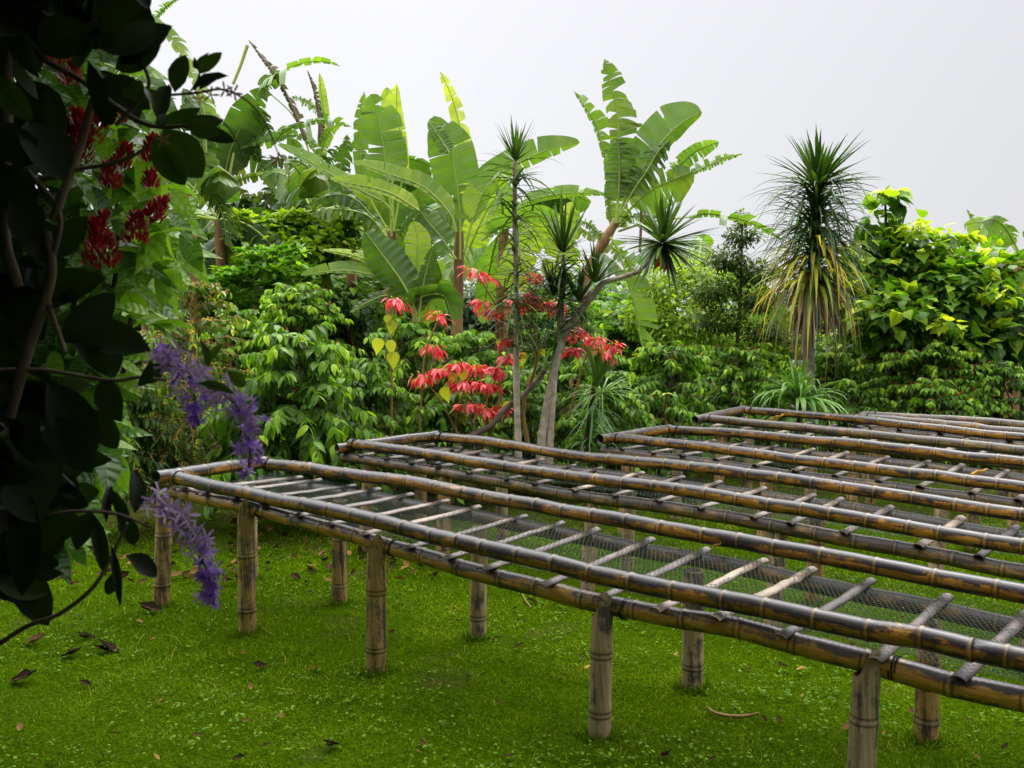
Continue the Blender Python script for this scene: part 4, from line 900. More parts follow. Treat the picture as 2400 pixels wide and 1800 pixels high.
# bare stem of the cherry shrub near the third bed
r_ = thing('sapling', 'bare tan sapling stem with two small green leaves behind the third bed', 'sapling', W(1565/1.085, 920, 10.9)*[1, 1, 0])
stem(r_, [(1438, 960), (1437, 900), (1440, 852)], 10.9, 3, 2, 'twig', 'stem'); mb = MB()
put(mb, T_heart, np.array([W(1438, 850, 10.9)]*2), np.array([[-1, -.3, -.3], [1, -.3, .1]]), UP, .11, None, .8); mb.build('leaf', M['yleaf'], r_)

# ================================================================== generic crowns
def crown(root, blobs, d, leaf, n, mat, T, seed, tb=.45, droop=.6, tspread=.14, name='foliage', topb=.35, shell=.55):
    """blobs: (x px, y px, rx px, ry px, depth offset) ; leaves fill the outer part of each ellipsoid"""
    rg = np.random.default_rng(seed); fb = MB(); area = np.array([b[2]*b[3] for b in blobs], float); area /= area.sum()
    for b, a in zip(blobs, area):
        k = int(n*a); c = W(b[0], b[1], d+(b[4] if len(b) > 4 else 0)); rx, rz = m_of(b[2], d), m_of(b[3], d)
        u = rdir(k); rr = shell+(1-shell)*rg.uniform(0, 1, k)**.6
        lump = 1+.16*np.sin(u[:, 0]*5+seed)*np.sin(u[:, 2]*6+b[0])+.1*np.sin(u[:, 1]*9+b[1])
        P = c+u*np.array([rx, (rx+rz)*.5, rz])*(rr*lump)[:, None]
        # clumping
        cl = c+rdir(max(4, k//26))*np.array([rx, (rx+rz)*.5, rz])*rg.uniform(.6, 1.05, (max(4, k//26), 1))
        j = rg.integers(0, len(cl), k); w_ = rg.uniform(.3, .85, (k, 1)); P = P*(1-w_)+(cl[j]+(P-c)*.28)*w_
        dd = nrm(P-c)+rg.normal(0, .5, (k, 3)); dd[:, 2] -= droop
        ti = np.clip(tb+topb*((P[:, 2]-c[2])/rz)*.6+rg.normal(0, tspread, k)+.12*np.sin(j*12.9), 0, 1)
        put(fb, T, P, nrm(dd), UP+(P-c)*.4+rg.normal(0, .35, (k, 3)), leaf*rg.uniform(.6, 1.2, k), None, ti)
    return fb.build(name, M[mat], root)
def limbs(root, pts_list, d, name='trunk', mat='trunkd'):
    mb = MB()
    for pts, r0, r1 in pts_list:
        P = px_path(pts, d); tube(mb, P, np.linspace(m_of(r0, d), m_of(r1, d), len(P)), 9, 16, .5, bump=lambda s: 1+.05*np.sin(s*11))
    return mb.build(name, M[mat], root)
t = thing('heart_leaved_tree', 'dense tree of large heart-shaped leaves with lime new growth at the right edge', 'tree', W(1925, 900, 14)*[1, 1, 0])
limbs(t, [([(1925, 1000), (1926, 780), (1922, 650), (1905, 560)], 15, 8), ([(1922, 690), (1990, 600), (2040, 560)], 7, 3), ([(1922, 660), (1915, 520), (1912, 420)], 5, 2), ([(1924, 700), (2080, 640), (2160, 600)], 6, 3)], 14)
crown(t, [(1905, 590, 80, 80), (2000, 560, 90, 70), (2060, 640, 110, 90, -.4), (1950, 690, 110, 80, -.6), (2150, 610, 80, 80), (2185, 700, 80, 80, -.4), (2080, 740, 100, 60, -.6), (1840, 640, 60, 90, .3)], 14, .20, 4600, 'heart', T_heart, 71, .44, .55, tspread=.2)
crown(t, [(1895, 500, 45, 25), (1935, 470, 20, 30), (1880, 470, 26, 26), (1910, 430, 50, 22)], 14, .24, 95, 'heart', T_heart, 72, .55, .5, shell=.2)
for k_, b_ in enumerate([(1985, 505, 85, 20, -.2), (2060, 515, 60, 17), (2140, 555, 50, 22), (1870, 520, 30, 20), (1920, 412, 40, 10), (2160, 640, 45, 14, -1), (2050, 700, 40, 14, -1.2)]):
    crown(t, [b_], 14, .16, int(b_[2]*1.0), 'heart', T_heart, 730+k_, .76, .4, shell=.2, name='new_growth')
t = thing('lime_tree_crown', 'bright lime-green small-leaved tree between the curved dracaena and the dark feathery one', 'tree', W(1450, 900, 16)*[1, 1, 0])
limbs(t, [([(1455, 950), (1450, 800), (1440, 660)], 9, 4)], 16)
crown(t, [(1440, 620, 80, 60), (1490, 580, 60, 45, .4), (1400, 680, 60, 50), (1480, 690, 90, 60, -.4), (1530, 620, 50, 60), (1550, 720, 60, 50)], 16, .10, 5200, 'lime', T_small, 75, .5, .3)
t = thing('feathery_tree', 'slender dark feathery tree with a thin reddish trunk beside the shaggy plant', 'tree', W(1595, 900, 13.5)*[1, 1, 0])
limbs(t, [([(1590, 960), (1592, 760), (1600, 620), (1604, 470)], 6, 2), ([(1594, 720), (1560, 690), (1520, 670)], 2, 1), ([(1596, 690), (1640, 650), (1680, 640)], 2, 1), ([(1598, 650), (1570, 600), (1540, 590)], 2, 1), ([(1600, 620), (1640, 580)], 2, 1)], 13.5, mat='trunk')
crown(t, [(1604, 470, 18, 18), (1600, 510, 46, 26), (1575, 560, 66, 32), (1632, 590, 62, 32), (1545, 630, 72, 32), (1650, 650, 64, 34), (1550, 690, 80, 34), (1650, 720, 74, 28)], 13.5, .06, 9500, 'fine', T_small, 77, .42, .2, shell=.2)
t = thing('leafy_shrub', 'round light green vine-covered shrub below the left banana plants', 'shrub', W(620, 900, 15)*[1, 1, 0])
limbs(t, [([(620, 950), (622, 800), (630, 560)], 8, 4)], 15)
crown(t, [(560, 500, 70, 36), (640, 490, 70, 34, .3), (700, 530, 70, 44), (620, 560, 100, 50, -.2), (740, 500, 50, 40, .5), (520, 480, 34, 22)], 15, .13, 4600, 'lime', T_heart, 79, .38, .4, topb=.25)
t = thing('rosette_shrub', 'vivid green shrub with starry leaf rosettes left of the coffee shrubs', 'shrub', W(560, 900, 13.5)*[1, 1, 0])
limbs(t, [([(560, 950), (560, 800), (560, 640)], 8, 4)], 13.5)
rg = np.random.default_rng(81); fb = MB()
cen = []
for (x_, y_, rx, ry) in [(590, 570, 70, 34), (560, 630, 90, 38), (500, 620, 50, 40), (620, 600, 60, 30), (540, 690, 70, 40)]:
    for _ in range(46):
        cen.append(W(x_+rg.uniform(-1, 1)*rx, y_+rg.uniform(-1, 1)*ry, 13.5+rg.uniform(-.5, .5)))
cen = np.array(cen); P = np.repeat(cen, 12, 0); dd = rdir(len(P), -.2, .8)+np.array([0, -.3, 0]); put(fb, T_small, P, nrm(dd), UP, rg.uniform(.11, .18, len(P)), None, np.clip(np.repeat(rg.normal(.5, .16, len(cen)), 12)+rg.normal(0, .08, len(P)), 0, 1))
fb.build('foliage', M['rosette'], t)
# trees behind everything, one crown each
for k, (x, y, rx, ry, d, tn, mt_, lb) in enumerate([
    (820, 640, 150, 70, 21, .35, 'heart', 'dark leafy tree behind the young banana plant'),
    (1030, 640, 120, 60, 23, .4, 'far', 'pale grey-green far tree glimpsed between the banana stems'),
    (1230, 640, 120, 60, 22, .4, 'heart', 'leafy tree far behind the grey forked trunk'),
    (1350, 700, 100, 70, 19, .45, 'heart', 'leafy tree behind the hanging banana leaf'),
    (1660, 700, 110, 60, 20, .5, 'lime', 'yellow-green tree far behind the shaggy plant'),
    (1750, 690, 80, 60, 22, .5, 'far', 'pale far tree right of the shaggy plant'),
    (700, 640, 120, 60, 18, .3, 'coffee', 'dark tree between the light green shrub and the coffee shrubs'),
    (430, 640, 130, 70, 19, .25, 'heart', 'dark tree behind the cherry-laden shrub at left'),
    (250, 620, 150, 110, 18, .2, 'heart', 'dark tree behind the red flowering shrub'),
    (1900, 740, 130, 50, 18, .4, 'heart', 'leafy tree behind the trunk of the heart-leaved tree'),
    (2150, 740, 130, 60, 18, .35, 'coffee', 'dark tree low at the right edge behind the coffee shrubs'),
    (1520, 760, 110, 50, 18, .4, 'heart', 'leafy tree low behind the feathery tree')]):
    t = thing('background_tree', lb, 'tree', W(x, 900, d)*[1, 1, 0], 'trees behind the garden')
    limbs(t, [([(x, 900), (x+4, 760), (x, y)], 7, 3)], d)
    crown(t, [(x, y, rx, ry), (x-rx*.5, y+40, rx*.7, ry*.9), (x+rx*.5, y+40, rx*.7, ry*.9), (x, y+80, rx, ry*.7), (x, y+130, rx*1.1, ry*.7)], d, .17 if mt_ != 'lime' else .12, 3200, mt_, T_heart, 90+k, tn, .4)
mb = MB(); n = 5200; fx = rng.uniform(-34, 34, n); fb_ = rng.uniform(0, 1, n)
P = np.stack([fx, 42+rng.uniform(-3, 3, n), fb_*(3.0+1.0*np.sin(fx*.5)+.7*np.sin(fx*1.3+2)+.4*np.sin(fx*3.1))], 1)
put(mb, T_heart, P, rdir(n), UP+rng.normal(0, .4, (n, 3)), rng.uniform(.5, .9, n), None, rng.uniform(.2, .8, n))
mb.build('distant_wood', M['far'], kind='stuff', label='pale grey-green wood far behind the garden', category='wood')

# ================================================================== dracaenas and pandans
def rosette(mb, c, n, L, wd, el_lo, el_hi, droop, tint, seed, az0=0, az1=2*PI, nseg=6):
    rg = np.random.default_rng(seed); az = rg.uniform(az0, az1, n); el = rg.uniform(el_lo, el_hi, n)
    d = np.stack([np.cos(az)*np.cos(el), np.sin(az)*np.cos(el), np.sin(el)], 1)
    straps(mb, np.broadcast_to(c, (n, 3))+d*.02, d, L*rg.uniform(.7, 1.1, n), wd*rg.uniform(.8, 1.2, n), droop*rg.uniform(.4, 1.5, n), nseg, np.clip(rg.normal(tint, .16, n), 0, 1))
def along(mb, P, n, L, wd, el_lo, el_hi, droop, tint, seed, t0=0, t1=1, Lf=None):
    rg = np.random.default_rng(seed); q, s = resample(P, 60); t = rg.uniform(t0, t1, n)
    c = np.stack([np.interp(t, np.linspace(0, 1, 60), q[:, k]) for k in range(3)], 1); az = rg.uniform(0, 2*PI, n); el = rg.uniform(el_lo, el_hi, n)
    d = np.stack([np.cos(az)*np.cos(el), np.sin(az)*np.cos(el), np.sin(el)], 1); ll = L*rg.uniform(.7, 1.15, n)
    if Lf is not None: ll = ll*Lf(t)
    straps(mb, c, d, ll, wd*rg.uniform(.8, 1.2, n), droop*rg.uniform(.4, 1.5, n), 6, np.clip(rg.normal(tint, .15, n), 0, 1))
d = 9.7
t = thing('dracaena', 'tall pencil-thin dracaena with a spiky tuft on top, standing behind the second bed', 'dracaena', W(1119, 980, d)*[1, 1, 0])
stp = [(1120, 1010), (1119, 950), (1115, 800), (1116, 650), (1112, 480), (1113, 345)]
stem(t, stp, d, 8, 4.5, 'palebranch', 'trunk')
mb = MB(); c = W(1113, 350, d); rosette(mb, c, 26, m_of(95, d), m_of(6.5, d), .95, 1.55, .08, .6, 201); rosette(mb, c, 14, m_of(75, d), m_of(4.5, d), .2, .9, .2, .35, 202)
along(mb, px_path(stp[1:], d), 280, m_of(125, d), m_of(5.6, d), -.25, .6, .38, .5, 203, t0=.33, t1=.99)
mb.build('foliage', M['pand'], t)
t = thing('dracaena', 'forked grey-trunked dracaena whose long pale limb curves right to a dark spiky ball', 'dracaena', W(1172, 985, d)*[1, 1, 0])
limbs(t, [([(1168, 1010), (1170, 950), (1185, 860), (1212, 740), (1240, 690), (1275, 645), (1300, 612), (1330, 602), (1370, 592), (1405, 562), (1430, 526)], 11, 3.6)], d, mat='palebranch')
limbs(t, [([(1185, 1010), (1188, 950), (1196, 830), (1208, 720), (1217, 600), (1216, 550)], 9, 5)], d, name='second_trunk', mat='palebranch')
mb = MB(); c = W(1430, 526, d); rosette(mb, c, 120, m_of(132, d), m_of(9, d), -.45, 1.5, .12, .55, 205); rosette(mb, c, 26, m_of(110, d), m_of(8, d), -1.2, -.3, .2, .25, 206); mb.build('leaf_ball', M['pand'], t)
mb = MB(); c = W(1216, 548, d); rosette(mb, c, 34, m_of(135, d), m_of(7, d), .8, 1.55, .08, .6, 207); rosette(mb, c, 20, m_of(80, d), m_of(4.5, d), .1, .8, .25, .35, 208)
along(mb, px_path([(1205, 740), (1215, 640), (1216, 550)], d), 150, m_of(105, d), m_of(6, d), -.5, .7, .35, .3, 209)
mb.build('foliage', M['pand'], t)
for j, (x_, y_, n_) in enumerate([(1285, 612, 34), (1250, 655, 26), (1195, 640, 22)]):
    mb = MB(); rosette(mb, W(x_, y_, d-.1), n_, m_of(105, d), m_of(7, d), .2, 1.5, .15, .35, 211+j); mb.build('side_tuft', M['pand'], t)
d = 10.0
t = thing('dracaena', 'small fan-leaved dracaena with trailing grassy leaves right of the grey trunk', 'dracaena', W(1270, 985, d)*[1, 1, 0])
limbs(t, [([(1262, 1000), (1268, 940), (1282, 840), (1288, 770)], 6, 4)], d)
mb = MB(); rosette(mb, W(1290, 840, d), 26, m_of(110, d), m_of(11, d), .9, 1.55, .05, .6, 215); rosette(mb, W(1300, 850, d), 60, m_of(120, d), m_of(3.5, d), -.2, .8, .45, .75, 216)
along(mb, px_path([(1270, 960), (1285, 850)], d), 90, m_of(85, d), m_of(4, d), -.6, .4, .4, .5, 217); mb.build('foliage', M['pand_l'], t)
# tall shaggy pandan
d = 12.4
t = thing('screw_pine', 'tall shaggy strap-leaved plant with spiky dark crown, yellowing lower leaves and dry brown skirt', 'screw pine', W(1747, 930, d)*[1, 1, 0])
stp = [(1744, 960), (1746, 800), (1750, 690), (1757, 560), (1764, 460), (1767, 395)]
stem(t, stp, d, 14, 8, 'trunk', 'trunk')
mb = MB(); P = px_path(stp[2:], d)
rosette(mb, W(1766, 405, d), 90, m_of(150, d), m_of(8.5, d), .05, 1.4, .2, .5, 221)
along(mb, P, 230, m_of(180, d), m_of(6.5, d), .0, .9, .5, .34, 222, t0=.42, t1=1.)
along(mb, P, 130, m_of(170, d), m_of(6.5, d), -.2, .6, .65, .36, 223, t0=.25, t1=.75)
mb.build('foliage', M['pand'], t)
mb = MB(); along(mb, P, 110, m_of(165, d), m_of(9, d), -.1, .55, .65, .35, 224, t0=.2, t1=.58); mb.build('yellowing_leaves', M['pand_y'], t)
mb = MB(); along(mb, P, 26, m_of(120, d), m_of(8, d), 0, .8, .9, .8, 227, t0=.4, t1=.9); mb.build('light_leaves', M['pand_l'], t)
mb = MB(); along(mb, P, 110, m_of(105, d), m_of(8, d), -1.25, -.4, .5, .6, 225, t0=.14, t1=.42); along(mb, P, 40, m_of(165, d), m_of(6, d), -.5, .1, .9, .6, 226, t0=.25, t1=.4); mb.build('dry_skirt', M['pand_d'], t)
d = 11.95
t = thing('young_screw_pine', 'young arching strap-leaved plant spilling over the far side of the fourth bed', 'screw pine', W(1722, 940, d)*[1, 1, 0])
stem(t, [(1722, 985), (1722, 930), (1728, 868)], d, 9, 7, 'trunk', 'trunk')
mb = MB(); rosette(mb, W(1726, 870, d), 90, m_of(165, d), m_of(11, d), .3, 1.45, .7, .75, 231); rosette(mb, W(1722, 890, d), 50, m_of(110, d), m_of(7, d), -.3, .5, .7, .5, 232); mb.build('foliage', M['pand_l'], t)

# ================================================================== poinsettia
d = 10.0
t = thing('poinsettia', 'leggy poinsettia shrub with drooping scarlet bracts on bare tan branches', 'poinsettia', W(1020, 985, d)*[1, 1, 0])
BR = [([(1040, 990), (1062, 930), (1082, 860), (1076, 800), (1083, 720), (1084, 655), (1092, 600)], 5, 2), ([(1140, 960), (1130, 880), (1155, 800), (1160, 750), (1150, 680), (1160, 610)], 5, 2),
      ([(1158, 770), (1150, 720), (1120, 690), (1095, 655)], 2, 1.5), ([(1084, 680), (1060, 640), (1032, 596)], 2, 1.5), ([(845, 960), (846, 820), (845, 740), (852, 660)], 3, 1.5),
      ([(905, 960), (915, 790), (930, 730), (948, 690)], 2.5, 1.5), ([(990, 990), (985, 900), (1000, 850), (1018, 800)], 3, 1.5), ([(1000, 960), (960, 880), (940, 850), (920, 825)], 3, 1.5),
      ([(1060, 960), (1050, 880), (1070, 820), (1097, 778)], 3, 1.5), ([(985, 900), (1010, 870), (1025, 850)], 2, 1), ([(1060, 960), (1030, 930), (1030, 890)], 2, 1), ([(1230, 900), (1250, 820), (1270, 760), (1290, 730)], 3, 1.5),
      ([(1260, 800), (1300, 770), (1325, 755)], 2, 1), ([(1084, 700), (1070, 690), (1055, 672)], 2, 1), ([(1118, 640), (1150, 630), (1170, 610)], 2, 1), ([(925, 820), (935, 780), (938, 755)], 2, 1)]
for pts, a, b in BR: limbs(t, [(pts, a, b)], d, name='branch', mat='twig')
FH = [(1145, 640, 30), (1200, 665, 26), (1045, 655, 26), (1310, 765, 24), (945, 805, 28), (1075, 800, 24), (1030, 592, 42), (1165, 600, 36), (855, 655, 44), (948, 685, 30), (1060, 675, 34), (1130, 655, 34), (1172, 660, 42), (938, 752, 26), (1245, 722, 32), (1285, 738, 40), (1325, 750, 30), (1095, 733, 16), (1097, 775, 36),
      (990, 792, 36), (1030, 800, 36), (915, 820, 48), (1000, 832, 44), (1045, 832, 34), (1010, 880, 36), (1048, 890, 44), (1085, 880, 18), (1238, 757, 22), (1200, 655, 22), (1115, 657, 26)]
for k, (x_, y_, s_) in enumerate(FH):
    rg = np.random.default_rng(600+k); mb = MB(); n = int(10+s_*.66); dd_ = d+rg.uniform(-.15, .15)
    az = rg.uniform(0, 2*PI, n); c = W(x_, y_-s_*.15, dd_); R = m_of(s_*.62, d)
    off = np.stack([np.cos(az), np.sin(az), np.zeros(n)], 1)*rg.uniform(.1, 1, (n, 1))*R; off[:, 2] = -rg.uniform(-.3, .35, n)*R; off[:, 0] *= 1.5
    dd = np.stack([np.cos(az)*1.2, np.sin(az), -rg.uniform(.1, 1.5, n)], 1); tl = rg.normal(0, .35, 2); off[:, 2] += off[:, 0]*tl[0]+off[:, 1]*tl[1]; dd[:, 2] += dd[:, 0]*tl[0]+dd[:, 1]*tl[1]; off *= rg.uniform(.5, 1.2, (n, 1)); put(mb, T_bract, c+off*.8, nrm(dd), UP+rg.normal(0, .2, (n, 3)), m_of(26, d)*rg.uniform(.55, 1.2, n), m_of(27, d)*rg.uniform(.6, 1, n), np.clip(rg.normal(.5, .22, n), 0, 1))
    h = mb.build('flower_head', M['red'], t)
    mb = MB(); kk = 5+int(s_/8); put(mb, T_small, c+rg.normal(0, .35, (kk, 3))*R*[1, 1, .3]+UP*R*.15, rdir(kk, -.1, .9), UP, m_of(8, d), m_of(5, d), rg.uniform(.4, 1, kk)); mb.build('green_tips', M['yleaf'], h, kind='stuff')
for x_, y_, s_ in [(848, 705, 26), (835, 690, 20), (818, 745, 30), (845, 748, 28), (850, 775, 32), (1000, 808, 24), (980, 815, 22), (1080, 740, 16), (1133, 770, 18), (1170, 760, 16), (1100, 880, 26), (1000, 905, 22), (960, 850, 30)]:
    mb = MB(); put(mb, T_heart, W(x_, y_-s_*.5, d-.05)[None], np.array([[rng.normal(0, .2), -.2, -1]]), np.array([rng.normal(0, .3), -1, .2]), m_of(s_*1.25, d), m_of(s_*1.1, d), rng.uniform(.2, 1)); mb.build('leaf', M['yleaf'], t)
t = thing('fallen_branch', 'thick grey-brown branch leaning low to the right behind the second bed', 'branch', W(1010, 975, 9.9)*[1, 1, 0])
limbs(t, [([(985, 965), (1030, 935), (1060, 920), (1090, 885), (1120, 862), (1150, 835), (1178, 800)], 8, 5), ([(1120, 862), (1110, 840), (1112, 800)], 3, 2)], 9.9, name='wood', mat='trunk')

# ================================================================== red flowering shrub at left
d = 3.7
t = thing('red_flowering_shrub', 'big-leaved shrub with upright crimson flower spikes at the left, half in shade', 'shrub', W(-160, 1250, d)*[1, 1, 0])
for pts, a, b in [([(-160, 1780), (-120, 1300), (20, 1000), (100, 700), (150, 450)], 16, 7), ([(-110, 1250), (100, 1050), (250, 850), (290, 650)], 9, 5), ([(-150, 1300), (-60, 900), (20, 500), (60, 200)], 12, 6), ([(150, 900), (250, 600), (250, 400)], 7, 4), ([(100, 900), (200, 500), (260, 300)], 7, 3)]:
    limbs(t, [(pts, a, b)], d, name='stem')
rg = np.random.default_rng(900)
poly = [(150, 60), (280, 140), (345, 290), (390, 420), (385, 560), (330, 700), (260, 780), (270, 900), (240, 1050), (170, 1180), (0, 1200), (-60, 1100), (-60, 60)]
def inpoly(x, y, P):
    c = np.zeros(len(x), bool); j = len(P)-1
    for i in range(len(P)):
        xi, yi = P[i]; xj, yj = P[j]
        c ^= ((yi > y) != (yj > y)) & (x < (xj-xi)*(y-yi)/(yj-yi+1e-9)+xi); j = i
    return c
xs = rg.uniform(-80, 400, 5200); ys = rg.uniform(60, 1250, 5200); kp = inpoly(xs, ys, poly); xs, ys = xs[kp][:1500], ys[kp][:1500]
dp = d+rg.uniform(-.35, .9, len(xs)); P = np.array([W(a, b, c) for a, b, c in zip(xs, ys, dp)])
az = rg.uniform(0, 2*PI, len(P)); dd = np.stack([np.cos(az)*.8+.25, np.sin(az)*.6-.15, rg.uniform(-.9, .5, len(P))], 1)
up = np.stack([rg.normal(0, .4, len(P)), rg.normal(-.5, .4, len(P)), np.ones(len(P))], 1)
T_big = tmpl([0, .08, .22, .4, .58, .75, .9, 1], [0, .08, .20, .245, .22, .14, .05, 0], .42, .16, .012)
fb = MB(); put(fb, T_big, P, nrm(dd), up, rg.uniform(.10, .20, len(P)), None, np.clip(rg.normal(.6, .22, len(P))+np.clip((xs-220)/450, -.15, .3), 0, 1)); fb.build('foliage', M['shrubleaf'], t)  # tint rises to the right: brighter light on that edge put into the colour
P4 = np.stack([rg.uniform(-5.5, -1.2, 9000), rg.uniform(1.6, 6.0, 9000), rg.uniform(.1, 4.6, 9000)], 1)  # unseen leaf mass left of the view, added to shade the lawn
P4 = P4[(P4[:, 0] < -.62*P4[:, 1]-.35-.5*rg.uniform(0, 1, 9000)**2)]
fb = MB(); put(fb, T_leaf, P4, rdir(len(P4)), UP+rg.normal(0, .4, (len(P4), 3)), rg.uniform(.16, .24, len(P4)), None, rg.uniform(.1, .6, len(P4))); fb.build('unseen_shade_foliage', M['shrubleaf'], t)
SP = [(268, 245, 60), (250, 215, 40), (190, 280, 60), (170, 320, 70), (215, 265, 40), (258, 345, 50), (322, 330, 45), (240, 385, 50), (325, 395, 30), (315, 460, 60), (290, 500, 60), (225, 540, 88), (110, 120, 60), (145, 165, 40), (20, 310, 50), (50, 290, 30), (5, 400, 50), (200, 480, 40), (70, 640, 30), (30, 5, 30), (130, 300, 50)]
T_fl = tmpl([0, .3, .7, 1], [.05, .16, .16, 0], -.35, .4)
for k, (x_, y_, s_) in enumerate(SP):
    rg = np.random.default_rng(930+k); n = int(s_*3.2); mb = MB(); c0 = W(x_+rg.uniform(-3, 3), y_+s_*.5, d-.4); Ls = m_of(s_, d); q = rg.uniform(0, 1, n)**.8
    ax = nrm(np.array([rg.normal(.15, .25), rg.normal(0, .15), 1.])); az = rg.uniform(0, 2*PI, n); rad = m_of(s_*.8, d)*(1.1-q*.85)
    o = np.stack([np.cos(az), np.sin(az), np.zeros(n)], 1); P = c0+ax*(q*Ls)[:, None]+o*(rad*.45)[:, None]
    put(mb, T_fl, P, nrm(o*.8+UP*rg.uniform(.3, 1.1, (n, 1))), -o, rg.uniform(.7, 1.1, n)*m_of(16, d), None, np.clip(rg.beta(1.6, 2, n)*.95, 0, 1)); f = mb.build('flower_spike', M['crimson'], t)

# ================================================================== dark vine with violet flowers, close to the lens
DV = 1.9
v_ = thing('flowering_vine', 'dark thick-leaved vine framing the left side, trailing sprays of violet star flowers', 'vine', np.array([-1.4, 1.6, 0]))
def vb(pts, r0, r1, d=DV, mat='trunkd'):
    P = px_path(pts, d); mb = MB(); tube(mb, P, np.linspace(m_of(r0, d), m_of(r1, d), len(P)), 8, 24, .55); mb.build('stem', M[mat], v_)
VST = [([(115, 475), (150, 380), (178, 300), (200, 215)], 10, 8), ([(100, 500), (110, 600), (60, 760), (20, 900)], 10, 13), ([(55, 80), (100, 130), (170, 170), (240, 222), (300, 262), (350, 275), (420, 270)], 7, 4),
       ([(90, 388), (160, 368), (230, 355), (290, 335), (340, 300)], 6, 3), ([(370, 205), (430, 200), (480, 193), (530, 215), (565, 252), (585, 290), (600, 330)], 3, 1.2), ([(420, 250), (470, 255), (510, 300), (530, 360)], 2.5, 1),
       ([(-40, 1420), (0, 1390), (60, 1352), (130, 1325), (200, 1270), (240, 1205), (275, 1130)], 6, 4), ([(0, 800), (100, 800), (240, 822), (300, 815), (360, 822)], 5, 3), ([(10, 60), (14, 300), (8, 500), (40, 620)], 14, 12),
       ([(60, 1120), (160, 1105), (250, 1110), (330, 1140)], 5, 3), ([(8, 340), (30, 400), (45, 450)], 9, 8), ([(60, 370), (130, 470), (100, 620), (140, 760)], 6, 6), ([(420, 195), (428, 170), (436, 140)], 3, 2), ([(250, 270), (320, 190), (300, 120)], 5, 4)]
for pts, a, b in VST: vb(pts, a, b)
rg = np.random.default_rng(950)
# traced leaves: base, tip, width px, roll
VL = [((262, 140), (350, 50), 70), ((240, 120), (345, 45), 60), ((150, 90), (290, 30), 90), ((220, 170), (320, 225), 70), ((250, 150), (335, 105), 50), ((225, 205), (245, 275), 34), ((300, 262), (230, 140), 64), ((310, 220), (270, 170), 50),
      ((378, 200), (395, 115), 44), ((350, 270), (352, 165), 44), ((340, 240), (322, 175), 34), ((430, 160), (475, 112), 28), ((430, 160), (442, 102), 16), ((425, 150), (420, 130), 12), ((410, 200), (474, 150), 34), ((430, 195), (472, 155), 24),
      ((350, 280), (440, 380), 84), ((335, 290), (395, 400), 70), ((400, 265), (472, 290), 44), ((390, 270), (474, 262), 36), ((420, 280), (500, 300), 34), ((340, 280), (360, 240), 24), ((345, 275), (420, 240), 34),
      ((40, 170), (130, 290), 96), ((60, 260), (140, 370), 110), ((100, 180), (95, 340), 60), ((190, 130), (232, 275), 40), ((20, 120), (60, 20), 80), ((80, 100), (180, 60), 90), ((130, 60), (200, 10), 80), ((10, 60), (80, -20), 90), ((200, 60), (300, 0), 70),
      ((155, 725), (310, 735), 92), ((170, 680), (265, 810), 96), ((130, 740), (250, 640), 80), ((60, 660), (200, 590), 90), ((20, 560), (120, 620), 80), ((40, 480), (140, 560), 90), ((20, 430), (90, 520), 90), ((110, 560), (180, 470), 60), ((0, 620), (80, 720), 110),
      ((180, 790), (235, 830), 50), ((220, 820), (250, 900), 60), ((190, 880), (255, 970), 56), ((100, 820), (210, 1010), 110), ((60, 850), (190, 970), 110), ((20, 780), (100, 900), 110), ((10, 900), (120, 1060), 120), ((0, 1000), (100, 1120), 110), ((120, 900), (195, 1020), 80),
      ((40, 1040), (60, 1290), 70), ((130, 1090), (80, 1200), 60), ((305, 830), (356, 785), 38), ((300, 835), (330, 790), 30), ((440, 790), (478, 740), 20), ((425, 830), (500, 838), 24), ((490, 800), (535, 838), 30), ((450, 795), (442, 740), 22),
      ((270, 1200), (350, 1240), 46), ((200, 1110), (230, 1235), 34), ((230, 1130), (235, 1040), 24), ((290, 1110), (300, 1010), 40), ((240, 1180), (262, 1300), 20), ((260, 1230), (225, 1290), 30), ((280, 1130), (240, 1060), 26), ((170, 1080), (95, 1010), 60), ((200, 1105), (160, 1180), 50), ((250, 1110), (305, 1180), 40),
      ((0, 700), (70, 760), 110), ((150, 560), (60, 600), 70), ((80, 300), (0, 330), 90), ((30, 250), (-20, 180), 100), ((0, 350), (60, 470), 90), ((-20, 560), (50, 600), 100), ((0, 1100), (60, 1180), 80)]
T_v = tmpl([0, .05, .15, .3, .5, .7, .85, .95, 1], [0, .08, .26, .42, .5, .44, .3, .14, .02], .22, .22, .02)
for k, (a, b, wd) in enumerate(VL):
    dd = DV+rg.uniform(-.12, .25); A_ = W(*a, dd); B_ = W(*b, dd+rg.uniform(-.06, .06)); ll = np.linalg.norm(B_-A_); view = nrm(A_-EYE)
    up = -view+rg.normal(0, .30, 3)+UP*.3
    fb = MB(); put(fb, T_v, A_[None], (B_-A_)[None]/ll, up, ll, m_of(wd, dd), np.array([rg.uniform(0, .4)+(.3 if a[0] > 300 else .12 if a[0] > 120 else 0)+(.35 if a[0] > 420 and a[1] > 600 else 0)])); fb.build('leaf', M['vine'], v_)  # leaves further right tinted lighter, painting in the light that reaches them
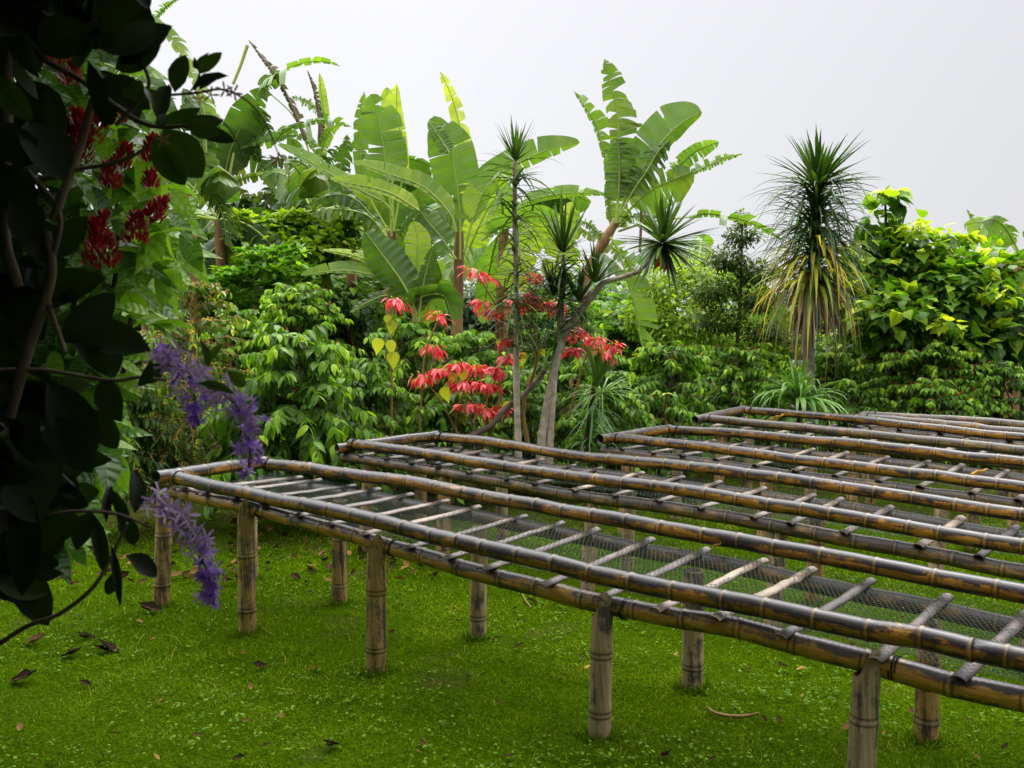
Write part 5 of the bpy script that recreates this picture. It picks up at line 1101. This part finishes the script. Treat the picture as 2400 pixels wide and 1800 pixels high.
# thick mass nearer the frame edge and an unseen canopy overhead, added to shade this corner
poly2 = [(-200, -200), (330, -200), (240, 60), (150, 110), (110, 200), (90, 400), (130, 560), (150, 700), (150, 850), (170, 1000), (90, 1130), (40, 1260), (0, 1240), (-200, 1400)]
xs = rg.uniform(-250, 400, 5000); ys = rg.uniform(-200, 1400, 5000); kp = inpoly(xs, ys, poly2); xs, ys = xs[kp][:1500], ys[kp][:1500]
thin = ((xs > 0) & (ys > 60) & (ys < 1050) & (rg.uniform(0, 1, len(xs)) < .85)) | ((xs > 35) & (ys > 60) & (ys < 640)); xs, ys = xs[~thin], ys[~thin]
dp = DV+rg.uniform(-.1, .8, len(xs)); P = np.array([W(a, b, c) for a, b, c in zip(xs, ys, dp)])
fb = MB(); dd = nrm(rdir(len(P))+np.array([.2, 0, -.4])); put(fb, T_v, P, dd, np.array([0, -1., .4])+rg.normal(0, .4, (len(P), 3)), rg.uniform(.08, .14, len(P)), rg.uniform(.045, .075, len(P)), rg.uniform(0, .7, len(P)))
n = 17000
P1 = np.stack([rg.uniform(-6.5, 3.2, n), rg.uniform(-2.2, 6.3, n), rg.uniform(3.9, 4.5, n)], 1); P1[:, 2] += .42*np.maximum(P1[:, 1]-1.5, 0)
P1 = P1[P1[:, 0] < 3.0-.62*np.maximum(P1[:, 1], 0)-np.abs(rg.normal(0, .3, n))]
sl = np.clip((-P1[:, 0]-1.2), 0, 3)*.0; P1[:, 2] += -sl
P2 = np.stack([rg.uniform(-3.6, -1.5, n//2), rg.uniform(-2, 1.6, n//2), rg.uniform(.2, 3.6, n//2)], 1)  # side and rear leaf walls, out of view, added to block light
P3 = np.stack([rg.uniform(-3.5, .8, n//2), rg.uniform(-2.3, -1.7, n//2), rg.uniform(.2, 3.6, n//2)], 1)
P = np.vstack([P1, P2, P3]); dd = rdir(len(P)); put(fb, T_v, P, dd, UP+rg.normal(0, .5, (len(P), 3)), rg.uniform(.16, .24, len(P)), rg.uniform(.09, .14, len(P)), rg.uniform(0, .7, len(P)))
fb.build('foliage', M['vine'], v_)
def star(mb_s, mb_p, c, sz, rg, bright, face=None):
    f = nrm((nrm(EYE-c) if face is None else face)+rg.normal(0, .55, 3)); a = nrm(np.cross(f, rg.normal(0, 1, 3))); b = np.cross(f, a); th = np.arange(5)*2*PI/5+rg.uniform(0, 1)
    dd = np.cos(th)[:, None]*a+np.sin(th)[:, None]*b+f*.22; put(mb_s, T_pet, np.broadcast_to(c, (5, 3)), nrm(dd), f, sz, sz*.85, np.clip(rg.normal(.5, .2, 5), 0, 1))
    if bright: th = th+.6; dd = np.cos(th)[:, None]*a+np.sin(th)[:, None]*b+f*.5; put(mb_p, T_pet, np.broadcast_to(c+f*sz*.1, (5, 3)), nrm(dd), f, sz*.62, sz*.9, np.clip(rg.normal(.5, .2, 5), 0, 1))
def raceme(path, d, n, wpx, sz, bright_from, seed, allv=False):
    rg = np.random.default_rng(seed); P = px_path(path, d); mb = MB(); tube(mb, P, [.0022]*len(P), 5, 30, .3); r0 = mb.build('raceme', M['trunkd'], v_)
    q, s = resample(P, 80); s1, s2 = MB(), MB()
    for k in range(n):
        u = (k+.5)/n; c = q[int(u*79)]+rg.normal(0, 1, 3)*m_of(wpx, d)*.6*(1.1-.5*u)*np.array([1, .8, 1]); star(s1 if not allv else s2, s2, c, m_of(sz, d)*rg.uniform(.9, 1.3)*(1.15-.3*u), rg, u > bright_from*rg.uniform(.8, 1.5))
    if s1.v: s1.build('sepals', M['mauve'], r0)
    if s2.v: s2.build('petals', M['violet'], r0)
d = 1.95
raceme([(330, 800), (370, 790), (430, 830), (480, 850), (520, 890), (540, 950), (537, 1010)], d, 54, 36, 22, .60, 961)
raceme([(430, 840), (500, 860), (535, 910), (545, 980), (535, 1025)], d+.05, 22, 24, 20, .5, 966)
raceme([(330, 775), (360, 770), (390, 800), (370, 830)], d+.06, 18, 20, 15, 0, 962, True)
raceme([(420, 850), (422, 890), (430, 920)], d-.02, 16, 24, 15, 0, 963, True)
raceme([(335, 1075), (355, 1095), (385, 1120), (420, 1165), (440, 1210), (452, 1260), (462, 1300)], d, 52, 30, 22, .50, 964)
raceme([(430, 1200), (450, 1240), (460, 1305)], d, 16, 18, 14, 0, 965, True)
for x_, y_ in [(455, 205), (485, 195), (430, 215), (600, 345), (350, 300), (505, 200)]:
    mb = MB(); rg = np.random.default_rng(int(x_)); star(mb, mb, W(x_, y_, d), m_of(20, d), rg, False); mb.build('dry_calyx', M['brownstar'], v_)
